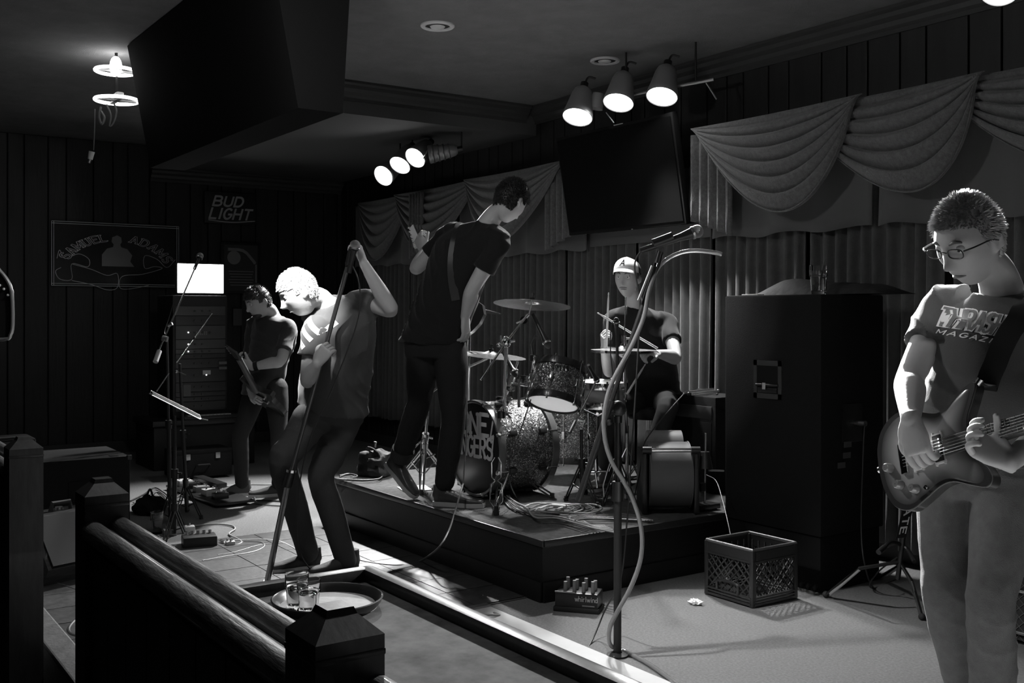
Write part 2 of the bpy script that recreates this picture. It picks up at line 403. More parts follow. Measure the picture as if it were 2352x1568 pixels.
# recessed downlights
for px, py, lab in ((1005, 58, 'unlit recessed downlight nearer the camera, with pale trim ring'), (1390, 138, 'unlit recessed downlight above the three lit lamps near the television')):
    d = (H-EYE)*F/(HY-py); c = P(px, py, d)
    t = thing('recessed_light', c, lab, 'ceiling light', 'recessed downlights')
    part('trim_ring', MB().lathe([(.075, -.001), (.078, -.012), (.098, -.014), (.105, -.008), (.105, .001)], c, n=40), mat('white_trim', .6, .5), t)
    part('reflector', MB().lathe([(.076, -.004), (.07, -.0035), (.06, -.003), (.03, -.0025), (.001, -.0025)], c, n=40), BLACK, t)
    part('bulb', MB().lathe([(.0, -.018), (.02, -.016), (.04, -.011), (.047, -.003)], c+Vector((-.02, .012, 0)), n=24), mat('frosted_bulb', .6, .4), t)
# vent on the lower ceiling
v = onY(512, 344, 4.4); v.z = H-.24; v.x = min(v.x, -7.6)
single('ceiling_vent', MB().box((v.x-1.2, 4.2, H-.245), (.35, .12, .012)), GREY, 'small grey air vent on the lowered ceiling at the far left', 'vent')

# ------------------------------------------------------------------ curtains and swags
CURT = mat('heavy_grey_curtain', .10, .85, bump=.3, bscale=250, var=.12, vscale=20, sheen=.3, spec=.2)
SWAGM = mat('brocade_swag_cloth', .12, .7, bump=.5, bscale=120, var=.3, vscale=45, sheen=.4, spec=.3)
VALM = mat('plain_valance_cloth', .10, .8, bump=.1, bscale=200, sheen=.2)
def curtain(x0, x1, z0, z1, y, n, amp, seed, lab, m=CURT, name='curtain', cat='curtain', grp='pleated curtains along the back wall'):
    rnd = random.Random(seed); ph = [rnd.uniform(-.5, .5) for _ in range(int(n)+2)]; am = [rnd.uniform(.6, 1.2) for _ in range(int(n)+2)]
    def fn(u, v):
        k = u*n; i = int(min(k, n-1)); f = k-i
        p = ph[i]*(1-f)+ph[i+1]*f; a = am[i]*(1-f)+am[i+1]*f
        s = math.sin(2*PI*k+p*1.6+v*.3*p); s = math.copysign(abs(s)**.7, s)
        return (x0+(x1-x0)*u+.01*math.sin(3*v+i), y-amp*a*(s*.5+.5)*(.75+.35*v), z1+(z0-z1)*v+(.012*math.sin(k*5) if v == 1 else 0))
    mb = MB().grid(fn, int(n*12), 10)
    o = single(name, mb, m, lab, cat, grp); md = o.modifiers.new('solid', 'SOLIDIFY'); md.thickness = .006; md.offset = 0
    return o
cur = [(-10.45, -9.35, 'narrow-pleated dark curtain at the far left end of the back wall'), (-9.3, -8.05, 'dark pleated curtain behind the leaning tall guitarist'),
       (-8.0, -6.75, 'dark pleated curtain behind the drum kit cymbals'), (-6.7, -5.9, 'pleated curtain below the left half of the television'),
       (-5.85, -5.1, 'pleated curtain below the right end of the television and behind the mic'), (-5.05, -4.3, 'pleated curtain rising behind the speaker cabinet'),
       (-4.25, -3.35, 'pleated curtain between the speaker cabinet and the guitarist in glasses'), (-3.3, -2.3, 'pleated curtain behind the guitarist in glasses')]
for i, (a, b, l) in enumerate(cur): curtain(a, b, .33 if a < -5 else .1, 2.45, YB-.10, int((b-a)/.085), .06, i, l)
vals = [(-10.4, -8.3, 'plain valance under the far left swags'), (-8.25, -6.35, 'plain valance hem behind the left swags beside the television'),
        (-5.0, -3.75, 'plain box-pleated valance under the first swag right of the television'), (-3.72, -2.2, 'plain box-pleated valance behind the head of the guitarist in glasses')]
for i, (a, b, l) in enumerate(vals): curtain(a, b, 1.93, 2.6, YB-.19, int((b-a)/.34), .035, 40+i, l, VALM, 'valance', 'valance', 'plain valances')
single('valance', MB().box((-5.7, YB-.17, 2.0), (1.3, .02, .10)), VALM, 'flat cloth band just below the television', 'valance', 'plain valances')
def swag(xa, xb, ztop, drop, y, lab, skew=0, folds=6):
    def fn(u, v):
        s = math.sin(PI*min(max(u, 0), 1))**.75
        sk = skew*v
        x = xa+(xb-xa)*(u*(1-.10*v)+.05*v)+sk*(s)*.25*(xb-xa)
        z = ztop-.02*v-(drop*v)*s*(1-.12*skew*(u-.5))-.03*math.sin(PI*u)*(1-v)*.3
        w_ = math.sin(2*PI*folds*v**.8-.6*math.cos(PI*u))
        yy = y-.035-.05*v*s-.05*(w_*.5+.5)**.6*(.4+.6*s)*min(1, v*5)
        z += .022*w_*s*v
        return (x, yy, z)
    o = single('swag', MB().grid(fn, 48, 72), SWAGM, lab, 'swag', 'draped brocade swags')
    md = o.modifiers.new('solid', 'SOLIDIFY'); md.thickness = .006; md.offset = 0; return o
ys = YB-.23
swag(-3.35, -2.0, 2.66, .50, ys+.0, 'third brocade swag, cut off by the right edge above the guitarist in glasses', .6)
swag(-4.25, -3.0, 2.66, .56, ys-.05, 'second brocade swag right of the television, tucked under the first', .9)
swag(-5.05, -3.7, 2.66, .60, ys-.10, 'first large brocade swag immediately right of the television', .55, 7)
swag(-10.2, -9.0, 2.62, .62, ys, 'faint brocade swag at the far left, partly behind the leaning guitarist', -.3)
swag(-9.3, -7.7, 2.62, .55, ys-.05, 'brocade swag rising behind the back of the leaning tall guitarist', -.3)
swag(-7.9, -6.42, 2.62, .58, ys-.10, 'brocade swag between the tall guitarist\'s head and the television', -.4)
def tail(x0, x1, z0, z1, y, seed, lab):
    def fn(u, v):
        return (x0+(x1-x0)*u, y-.05*(.5+.5*math.sin(u*2*PI*4.5)), z1+(z0+(.12*u if seed else .12*(1-u))-z1)*v)
    o = single('swag_tail', MB().grid(fn, 48, 4), SWAGM, lab, 'swag', 'pleated swag tails'); md = o.modifiers.new('solid', 'SOLIDIFY'); md.thickness = .006
tail(-5.08, -4.72, 1.93, 2.62, ys-.07, 0, 'pleated brocade tail hanging at the right side of the television')
tail(-6.72, -6.38, 1.93, 2.58, ys-.07, 1, 'pleated brocade tail hanging at the left side of the television')
tail(-8.85, -8.6, 1.95, 2.58, ys-.12, 1, 'pleated brocade tail above the back of the leaning tall guitarist')

# ------------------------------------------------------------------ television
c = P(1522, 388, 7.35); tilt = math.radians(10)
Z = Vector((0, -math.sin(tilt), math.cos(tilt))); Y = Vector((0, math.cos(tilt), math.sin(tilt))); X = Vector((1, 0, 0))
t = thing('television', c, 'large dark flat television tilted down above the drummer', 'television')
c2 = Vector((-5.74, YB-.42, 2.40))
t.location = c2; OFF[t.name] = c2.copy()
part('casing', MB().box(c2+Y*.02, (1.28, .05, .75), (X, Y, Z), .006), MATT, t)
part('screen', MB().box(c2-Y*.009, (1.24, .006, .70), (X, Y, Z)), mat('dead_screen', .008, .12), t)
part('bezel_light', MB().box(c2-Y*.012-Z*.372+X*.1, (.012, .004, .004), (X, Y, Z)), LIGHTGREY, t)
part('wall_arm', MB().box(c2+Y*.17, (.3, .3, .06), (X, Y, Z)).box(c2+Vector((0, .36, .05)), (.34, .04, .3)), BLACK, t)
part('top_mark', MB().box(c2-Y*.012+Z*.372+X*.1, (.1, .003, .006), (X, Y, Z)), LIGHTGREY, t)

# ------------------------------------------------------------------ signs on the left wall
SX = XL+.055
def wallL(y, z): return Vector((SX, y, z))
s0 = onX(118, 655, XL+.05); s1 = onX(410, 525, XL+.05); y0, y1 = s0.y, s1.y; z0 = s0.z; z1 = s1.z+.02
cen = Vector((SX, (y0+y1)/2, (z0+z1)/2)); W_, H_ = y1-y0, z1-z0
t = thing('beer_mirror', cen, 'wide pub mirror lettered SAMUEL ADAMS with scroll artwork on the left wall', 'mirror')
part('mirror_glass', MB().box((SX-.008, cen.y, cen.z), (.012, W_, H_)), mat('smoky_mirror', .06, .18, .6), t)
PT = mat('pale_mirror_print', .8, .5); PT2 = mat('dim_mirror_print', .28, .5)
mb = MB()
for a, b in (((y0, z0), (y1, z0)), ((y0, z1), (y1, z1)), ((y0, z0), (y0, z1)), ((y1, z0), (y1, z1))):
    for q in (0, .02):
        ca = Vector((SX+.004, a[0], a[1])); cb = Vector((SX+.004, b[0], b[1])); ins = (cen-(ca+cb)/2).normalized()*q
        mb.cyl(ca+ins, cb+ins, .0035, n=6)
part('frame_lines', mb, PT, t)
def archmap(yc, zc, R, a0, a1, h):
    def fn(x, y):
        a = math.radians(a0+(a1-a0)*x/4.6); r = R+h*y
        return Vector((SX+.003, yc+math.cos(a)*r, zc+math.sin(a)*r*.67))
    return fn
for tx, a0, a1 in (('SAMUEL', 155, 102), ('ADAMS', 76, 22)):
    mb = MB(); strokes(mb, tx, archmap(cen.y, z0+.12, W_*.41, a0, a1, .10), 4.6, .22, serif=.14, gap=.35); lt = part('lettering', mb, PT, t)
    mb = MB(); strokes(mb, tx, archmap(cen.y, z0+.12, W_*.41, a0, a1, .10), 4.6, .10, gap=.35, lift=.004); part('lettering_fill', mb, BLACK, lt)
mb = MB()
def ML(pts): mb.tube([Vector((SX+.004, y0+W_*x, z0+H_*z)) for x, z in pts], .0032, 6, smooth=5)
ML([(.04, .42), (.06, .55), (.10, .42), (.2, .5), (.28, .42), (.27, .30), (.15, .34), (.15, .1), (.06, .1), (.03, .22), (.07, .28)])
ML([(.15, .34), (.3, .26), (.42, .17), (.5, .2), (.5, -.02), (.42, -.06), (.3, .02), (.15, .08)])
ML([(.97, .45), (.9, .32), (.82, .45), (.72, .5), (.72, .3), (.8, .33), (.86, .3), (.7, .2), (.54, .16), (.52, -.02), (.6, -.04), (.75, .02)])
part('scroll_artwork', mb, PT, t)
mb = MB(); q9 = [(-.15, -.13), (-.15, .0), (-.10, .07), (-.04, .09), (-.035, .12), (-.055, .15), (-.05, .2), (.0, .225), (.04, .2), (.045, .15), (.03, .12), (.04, .09), (.10, .07), (.15, 0), (.13, -.07), (.17, -.13)]; mb.prism([Vector((SX-.001, cen.y+a_, cen.z+b_*.9)) for a_, b_ in q9], (.004, 0, 0))
part('portrait_patch', mb, PT2, t)
# BUD LIGHT sign
c = onX(530, 478, XL+.07); t = thing('beer_sign', c, 'unlit sign lettered BUD LIGHT high on the left wall', 'sign')
part('backing', MB().box(c-Vector((.01, 0, 0)), (.02, .58, .34), bev=.008), mat('sign_backing', .02, .5), t)
def fnb(yo, zo, h, sh): return lambda x, y: Vector((c.x+.012, c.y+yo+x*h+y*sh*h, c.z+zo+y*h))
SLG = mat('sign_letter_grey', .5, .5)
mb = MB(); strokes(mb, 'BUD', fnb(-.2, .02, .10, .3), 3.2, .22, gap=.25); part('lettering', mb, SLG, t)
mb = MB(); strokes(mb, 'LIGHT', fnb(-.24, -.12, .11, .3), 4.1, .2, gap=.25); part('lettering', mb, SLG, t)
mb = MB().tube([c+Vector((.012, -.25, -.14)), c+Vector((.012, 0, -.155)), c+Vector((.012, .27, -.13))], .006, 6, smooth=4); part('underline', mb, mat('sign_letter_grey', .14), t)
# framed poster
c = onX(553, 615, XL+.06); t = thing('framed_poster', c, 'dim framed notice with a small picture, left wall beside the bright screen', 'poster')
part('frame', MB().box(c-Vector((.01, 0, 0)), (.03, .44, .56), bev=.006), BLACK, t)
part('sheet', MB().box(c+Vector((.008, 0, 0)), (.004, .38, .5)), mat('poster_sheet', .05, .6), t)
mb = MB()
for k in range(6): mb.box(c+Vector((.012, 0, -.04-.03*k)), (.003, .28-.02*(k % 3), .008))
mb.box(c+Vector((.012, .17, -.06)), (.003, .015, .2)); part('print_lines', mb, PT2, t)
mb = MB().sphere(c+Vector((.011, -.08, .11)), (.003, .075, .075)).tube([c+Vector((.012, -.15, .2)), c+Vector((.012, .02, .19)), c+Vector((.012, .12, .1)), c+Vector((.012, .16, .05))], .018, 6, smooth=3)
part('picture', mb, PT2, t)
# bright monitor
c = onX(461, 639, -10.2)
t = thing('video_monitor', c, 'small bright white glowing monitor above the amplifier rack', 'monitor')
hw = .5*105/F*12.4*.92/1.0
a = onX(408, 605, -10.2); b = onX(513, 673, -10.2); W2 = b.y-a.y; H2 = a.z-b.z; c = (a+b)/2
part('casing', MB().box(c-Vector((.03, 0, 0)), (.05, W2+.02, H2+.02), bev=.004), BLACKP, t)
part('lit_screen', MB().box(c+Vector((-.002, 0, 0)), (.006, W2, H2)), glow('screen_glow', 9), t)
part('stand', MB().cyl(c-Vector((.03, 0, H2/2)), c-Vector((.03, 0, H2/2+.3)), .02), BLACK, t)

# far left: rounded bar mirror at frame edge, hanging ring lamp, cords
c = P(-22, 680, 4.6); vx = camdir(1, 0, 0); vn = camdir(0, -1, 0); up = Vector((0, 0, 1))
t = thing('bar_mirror', c, 'rounded bottle-shaped bar mirror cut off by the left edge', 'mirror')
ol = [(-.13, -.19), (.06, -.19), (.09, -.17), (.10, -.12), (.095, .02), (.07, .08), (.03, .13), (.012, .2), (.012, .32), (-.13, .32)]
part('mirror_glass', MB().prism([c+vx*x+up*z for x, z in ol], vn*-.02), mat('smoky_mirror', .06), t)
part('edge_band', MB().tube([c+vx*x+up*z+vn*.004 for x, z in ol], .008, 8, smooth=3), mat('bright_edge', .5, .3, .6), t)
mb = MB(); [mb.sphere(c+vn*.006+vx*(-.1+.018*i)+up*(.02+.028*math.sin(i)), .006, nu=8, nv=6) for i in range(11)]
part('dotted_lettering', mb, WHITE, t)
for s in (-.11, .0): part('hanging_chain', MB().cyl(c+vx*s+up*.32, Vector(((c+vx*s).x, (c+vx*s).y, H)), .004, n=6), BLACK, t)
d0 = 7.1; RING = glow('ring_tube_glow', 3.0)
for i, (px, py, r, st) in enumerate(((266, 163, .132, 1), (268, 230, .140, 0))):
    c = P(px, py, d0)
    t = thing('ring_lamp', c, ('upper circular lamp with bright bulb hung over the stage at left' if st else 'lower circular lamp with cords hanging below it at left'), 'lamp', 'circular hanging lamps')
    part('ring_tube', MB().tube([c+Vector((math.cos(a*PI/16)*r, math.sin(a*PI/16)*r, 0)) for a in range(33)], .012, 8), RING, t)
    part('spoke', MB().box(c, (r*2, .03, .012)).box(c, (.03, r*2, .012)), LIGHTGREY, t)
    if st: part('bulb', MB().sphere(c+Vector((0, 0, .03)), (.04, .04, .07)), LAMPGLOW, t)
    else: part('tube_socket', MB().box(c+Vector((.02, 0, .02)), (.16, .05, .04), bev=.01), mat('white_trim', .6), t)
    part('hanger', MB().cyl(c+Vector((0, 0, .02)), Vector((c.x, c.y, H)), .008, n=6), BLACK, t)
c = P(240, 290, d0)
mb = MB()
mb.tube([P(262, 238, d0), P(268, 255, d0), P(262, 280, d0), P(252, 290, d0), P(255, 265, d0), P(245, 240, d0)], .006, 6, smooth=4)
mb.tube([P(232, 245, d0), P(228, 268, d0), P(234, 285, d0), P(240, 270, d0), P(232, 255, d0)], .008, 6, smooth=4)
mb.tube([P(218, 250, d0), P(217, 300, d0), P(215, 345, d0)], .004, 6, smooth=4)
o = single('looped_cord', mb, CABLEM, 'looped cords dangling under the circular lamps at left', 'cord')
t = thing('cord_plug', P(208, 372, d0), 'pale plug hanging at the end of the cord at upper left', 'plug')
part('plug_body', MB().cyl(P(211, 348, d0), P(207, 366, d0), .020, .016), mat('white_trim', .6), t)
part('plug_tip', MB().cyl(P(207, 366, d0), P(204, 374, d0), .01), STEEL, t)
# ------------------------------------------------------------------ riser, rail, ledge
RZ = .31
def R_(px, py): return G(px, py, RZ)
RX0, RX1, RY0, RY1 = -6.6, -4.168, 3.06, 5.12
t = thing('drum_riser', ((RX0+RX1)/2, (RY0+RY1)/2, 0), 'low black drum riser with worn carpeted top under the drum kit', 'riser')
part('riser_front', MB().box(((RX0+RX1)/2, RY0+.01, .135), (RX1-RX0, .02, .27)), RISERBLK, t, False)
part('riser_side', MB().box((RX1-.01, (RY0+RY1)/2+.01, .135), (.02, RY1-RY0-.02, .27)), RISERBLK, t, False)
part('riser_side', MB().box((RX0+.01, (RY0+RY1)/2+.01, .135), (.02, RY1-RY0-.02, .27)), RISERBLK, t, False)
part('riser_back', MB().box(((RX0+RX1)/2, RY1-.01, .135), (RX1-RX0-.04, .02, .27)), RISERBLK, t, False)
part('deck', MB().box(((RX0+RX1)/2, (RY0+RY1)/2, .289), (RX1-RX0+.02, RY1-RY0, .038), bev=.008), RISERTOP, t)
part('edge_strip', MB().box(((RX0+RX1)/2, RY0-.008, .294), (RX1-RX0+.03, .012, .034), bev=.004), mat('riser_edge', .03, .3), t)
part('edge_strip', MB().box((RX1+.014, (RY0+RY1)/2, .294), (.012, RY1-RY0, .034), bev=.004), mat('riser_edge', .03, .3), t)
part('base_moulding', MB().box(((RX0+RX1)/2, RY0-.007, .05), (RX1-RX0, .014, .10), bev=.004), RISERBLK, t)
part('base_moulding', MB().box((RX1+.007, (RY0+RY1)/2, .05), (.014, RY1-RY0, .10), bev=.004), RISERBLK, t)

def post(xc, yc, lab, zt=.917):
    a = .065
    t = thing('newel_post', (xc, yc, -.3), lab, 'post', 'newel posts of the rail')
    st = [(Vector((xc, yc, z)), Vector((q, 0, 0)), Vector((0, q, 0))) for z, q in ((-.3, a), (zt-.045, a), (zt-.012, a-.035), (zt, a-.04))]
    mb = MB(); N = 0
    vs = []
    for c, ux, uy in st: vs += [c-ux-uy, c+ux-uy, c+ux+uy, c-ux+uy]
    fs = [(3, 2, 1, 0), (12, 13, 14, 15)]+[(4*i+k, 4*i+(k+1) % 4, 4*i+4+(k+1) % 4, 4*i+4+k) for i in range(3) for k in range(4)]
    part('shaft', mb.add(vs, fs), WOOD, t, False)
    part('collar', MB().box((xc, yc, zt-.075), (a*2+.004, a*2+.004, .012), bev=.003), WOOD, t)
post(-1.692, .788, 'nearest dark newel post, in front of the tray of glasses')
post(-3.415, .80, 'middle dark newel post with clipped top, left of the long rail')
post(-4.75, .80, 'far newel post almost lost in the dark at the left edge')
def rail(x0, x1, lab):
    t = thing('rail_wall', ((x0+x1)/2, .80, -.3), lab, 'railing', 'low rail walls')
    part('panel', MB().box(((x0+x1)/2, .80, .22), (x1-x0, .07, 1.04)), WOOD, t, False)
    part('cap_board', MB().box(((x0+x1)/2, .80, .755), (x1-x0, .135, .03), bev=.006), WOOD, t)
    for y, r, z in ((.840, .030, .772), (.758, .033, .764)):
        part('half_round', MB().tube([(x0, y, z), (x1, y, z)], r, 16), mat('worn_rail_paint', .10, .5, bump=.3, bscale=18, var=.7, vscale=7, coat=.3, stretch=(1, 6, 6)), t)
    n = int((x1-x0)/.18)
    for k in range(n): part('plank', MB().box((x0+(k+.5)*(x1-x0)/n, .760, .22), ((x1-x0)/n-.008, .012, .98)), WOOD, t, False)
rail(-3.35, -1.757, 'long dark rail with two rounded cap mouldings between the two nearer posts')
rail(-1.627, .2, 'short dark rail continuing right of the nearest post, below the frame')
rail(-9.5, -4.815, 'dark rail beyond the far post at the left edge')
# drinks ledge behind the rail
LZ = .68; lx0, lx1 = -2.69, .6
t = thing('drinks_ledge', ((lx0+lx1)/2, 1.115, 0), 'dark scuffed drinks ledge with raised rim behind the rail, holding the tray', 'ledge')
LEDGE = mat('scuffed_ledge_top', .085, .7, bump=.1, bscale=14, var=.85, vscale=5, spec=.12)
part('top', MB().box(((lx0+lx1)/2, 1.115, LZ-.02), (lx1-lx0, .49, .04)), LEDGE, t, False)
part('rim', MB().box(((lx0+lx1)/2, 1.345, LZ+.012), (lx1-lx0, .045, .045), bev=.014), WOOD, t)
part('rim', MB().box((lx0+.02, 1.115, LZ+.012), (.045, .46, .045), bev=.014), WOOD, t)
for x in (lx0+.1, -1.2, .3): part('leg', MB().box((x, 1.1, (LZ-.04)/2), (.06, .4, LZ-.04)), WOOD, t, False)
# tray and glasses
c = G(752, 1390, LZ+.004); r = .139
t = thing('serving_tray', c, 'round dark serving tray with pale worn centre, holding two glasses', 'tray')
part('rim', MB().lathe([(r-.018, .002), (r-.01, .012), (r-.004, .022), (r, .024), (r+.003, .022), (r-.002, .010), (r-.012, -.002), (r-.03, -.003)], c, n=64), mat('tray_rim', .04, .3, coat=.4), t)
part('base', MB().lathe([(.001, -.003), (r-.012, -.003), (r-.014, .0025), (.001, .0025)], c, n=64), mat('cork_tray_pad', .35, .6, bump=.1, bscale=60, var=.3, vscale=12), t)
def tumbler(c, r, h, lab, cat='glass', grp=None, fill=.55, name='glass_tumbler', taper=.8, straw=False):
    t = thing(name, c, lab, cat, grp)
    rb = r*taper
    part('vessel', MB().lathe([(.001, 0), (rb, 0), (rb+.0008, .004), (rb+(r-rb)*.55, h*.55), (rb+(r-rb)*.6, h*.6), (r+.001, h*.63), (r, h*.7), (r, h), (r-.0018, h), (r-.0018, h*.7), (rb+(r-rb)*.55-.0018, h*.55), (rb-.002, h*.12), (.001, h*.1)], c, n=32), GLASS, t)
    if fill: part('drink', MB().lathe([(.001, h*.105), (rb-.0028, h*.125), (rb+(r-rb)*fill-.003, h*fill), (.001, h*fill)], c, n=32), MATS.get('drink') or glass('drink', .0, .8), t)
    if straw: part('straw', MB().cyl(c+Vector((-.01, 0, .02)), c+Vector((r*.6, r*.3, h*1.18)), .0025, n=8), mat('black_straw', .1, .4), t)
    return t
zt = Vector((0, 0, .0035))
tumbler(G(682, 1396, LZ+.008), .030, .088, 'left ribbed tumbler on the serving tray', grp='tumblers on the tray')
tumbler(G(709, 1405, LZ+.008), .029, .082, 'right ribbed tumbler on the serving tray, nearer the tray centre', grp='tumblers on the tray')

# ------------------------------------------------------------------ stands
def stand(name, lab, cat, base, top, feet, hub=.25, r=.011, m=CHROME, m2=None, grp=None, footh=.03, foot_m=RUBBER):
    """tripod stand: pole in two diameters, three legs with braces"""
    base = Vector(base); top = Vector(top); m2 = m2 or m
    t = thing(name, base, lab, cat, grp); ax = (top-base); L = ax.length; ax = ax/L
    mid = base+ax*(L*.55)
    part('lower_tube', MB().cyl(base+ax*.06, mid, r*1.25, n=14), m2, t)
    part('upper_tube', MB().cyl(mid-ax*.02, top, r*.85, n=12), m, t)
    part('height_clamp', MB().cyl(mid-ax*.03, mid+ax*.025, r*1.9, n=14).cyl(mid, mid+ax.orthogonal().normalized()*r*4, r*.5, n=8), m, t)
    hb = base+ax*hub
    part('hub', MB().cyl(hb-ax*.02, hb+ax*.025, r*1.8, n=14), m, t)
    for f in feet:
        f = Vector(f); k = hb+(f-hb)*.55; lo = base+ax*.08
        off = (f-hb).cross(ax).normalized()*r*.9
        lg = part('leg', MB().tube([hb+off, f+off+Vector((0, 0, .012))], r*.45, 8).tube([hb-off, f-off+Vector((0, 0, .012))], r*.45, 8).cyl(f-off*1.6+Vector((0, 0, .014)), f+off*1.6+Vector((0, 0, .014)), r*.5, n=8), m, t)
        part('rubber_foot', MB().cyl(f+Vector((0, 0, .001)), f+Vector((0, 0, footh)), r*1.3, r*.9, n=12), foot_m, lg)
        part('brace', MB().tube([lo, k], r*.4, 8), m, t)
    return t, mid
def cymbal(c, r, n, lab, bell=.12, name='cymbal', grp='cymbals of the drum kit', rod=True):
    n = Vector(n).normalized(); t = thing(name, c, lab, 'cymbal', grp)
    pr = [(.006, .028), (r*.08, .027), (r*.16, .018), (r*.2, .012)]+[(r*q, .011-.012*((q-.2)/.8)**1.5) for q in (.3, .45, .6, .75, .9, 1.0)]
    pr += [(q, h-.0015) for q, h in reversed(pr)]
    part('disc', MB().lathe(pr, c, n, 72), BRASS, t)
    if rod:
        part('felt', MB().lathe([(.004, .03), (.016, .03), (.016, .042), (.004, .042)], c, n, 16), MATT, t)
        part('wing_nut', MB().cyl(Vector(c)+n*.042, Vector(c)+n*.07, .007).box(Vector(c)+n*.062, (.034, .006, .012)), BLACKP, t)
    return t

# crash stand and crash
DC = 5.9
crash = P(1222, 700, 6.1); cn = camdir(.07, .13, .99)
cymbal(crash, .226, cn, 'large crash cymbal seen from below, high in the middle of the kit')
base = (R_(1140, 1178)+R_(1268, 1143)+R_(1062, 1108))/3; ptop = P(1163, 785, 5.98); base = Vector((base.x, base.y, RZ)); base = R_(1152, 1120)
t, mid = stand('cymbal_stand', 'chrome boom cymbal stand with tripod legs before the bass drum', 'stand', base, ptop, [R_(1140, 1180), R_(1268, 1143), R_(1056, 1112)], hub=.22, r=.013, m2=DARKSTEEL, grp='cymbal stands')
part('boom_arm', MB().tube([P(1104, 872, 5.9), P(1163, 785, 5.98), P(1212, 722, 6.08)], .0065, 10), CHROME, t)
part('boom_clamp', MB().sphere(ptop, (.026, .03, .034)).cyl(ptop, ptop+camdir(1, 0, .1)*.05, .008).sphere(P(1146, 792, 5.95), .014).cyl(P(1150, 800, 5.95), P(1150, 770, 5.95), .006), CHROME, t)
part('tilter', MB().cyl(P(1203, 735, 6.08)-camdir(0, 1, 0)*.012, P(1203, 735, 6.08)+camdir(0, 1, 0)*.012, .022, n=20).cyl(P(1203, 735, 6.08), P(1215, 722, 6.08), .009).cyl(P(1215, 722, 6.08), crash+cn*.03, .005).cyl(P(1203, 735, 6.06), P(1186, 742, 6.06), .006), CHROME, t)
part('memory_clamp', MB().cyl(P(1151, 945, 5.92), P(1151, 960, 5.92), .022), DARKSTEEL, t)
# chrome brace hexagons on the front leg
mb = MB()
for s in (-1, 1): mb.tube([P(1140+s*4, 1050, 5.86), P(1140+s*11, 1062, 5.86), P(1140+s*10, 1095, 5.86), P(1140+s*3, 1104, 5.86), P(1140+s*13, 1112, 5.85), P(1140+s*14, 1150, 5.85), P(1140+s*3, 1166, 5.84)], .0045, 8)
part('front_leg_brace', mb, CHROME, t)
part('leg_foot', MB().cyl(R_(1140, 1182), R_(1140, 1182)+Vector((0, 0, .05)), .016, .012), RUBBER, t)
# ride
ride = P(1127, 816, 6.55); rn = camdir(.10, -.05, .99)
cymbal(ride, .222, rn, 'low ride cymbal partly behind the leg of the tall guitarist')
bs = R_(968, 1118)
t, mid = stand('cymbal_stand', 'chrome tripod stand at the left of the kit, beyond the lifted boot', 'stand', bs+Vector((0, 0, 0)), P(985, 905, 6.5), [R_(968, 1135), R_(925, 1092), R_(1018, 1085)], hub=.30, r=.012, grp='cymbal stands')
mb = MB()
for s in (-1, 1): mb.tube([P(972+s*4, 1005, 6.4), P(972+s*6, 1050, 6.38), P(968+s*5, 1090, 6.36), P(968+s*4, 1122, 6.34)], .0045, 8)
mb.tube([P(975, 1005, 6.4), P(938, 1042, 6.4), P(938, 1052, 6.4), P(968, 1088, 6.4)], .0045, 8).tube([P(975, 1040, 6.4), P(945, 1076, 6.4)], .0045, 8).tube([P(978, 1052, 6.4), P(1000, 1042, 6.4)], .0045, 8)
part('front_leg_brace', mb, CHROME, t)
part('arm', MB().tube([P(985, 905, 6.5), P(1060, 850, 6.52), ride-rn*.01], .008, 10).cyl(ride-rn*.06, ride+rn*.07, .004), CHROME, t)
# splash
spl = P(1083, 709, 6.7)
cymbal(spl, .205, camdir(.17, .06, .98), 'tilted cymbal edge showing right of the tall guitarist\'s hanging hand')
t, mid = stand('cymbal_stand', 'cymbal stand hidden behind the tall guitarist, with its leg right of his boot', 'stand', R_(1075, 1085), P(1078, 840, 6.7), [R_(1110, 1098), R_(1040, 1098), R_(1075, 1070)], r=.011, grp='cymbal stands')
part('rod', MB().cyl(P(1078, 842, 6.7), spl, .005), CHROME, t)
part('wing_bolt', MB().cyl(P(1073, 800, 6.65), P(1075, 780, 6.65), .006).cyl(P(1073, 770, 6.65), P(1073, 830, 6.65), .008), CHROME, t)

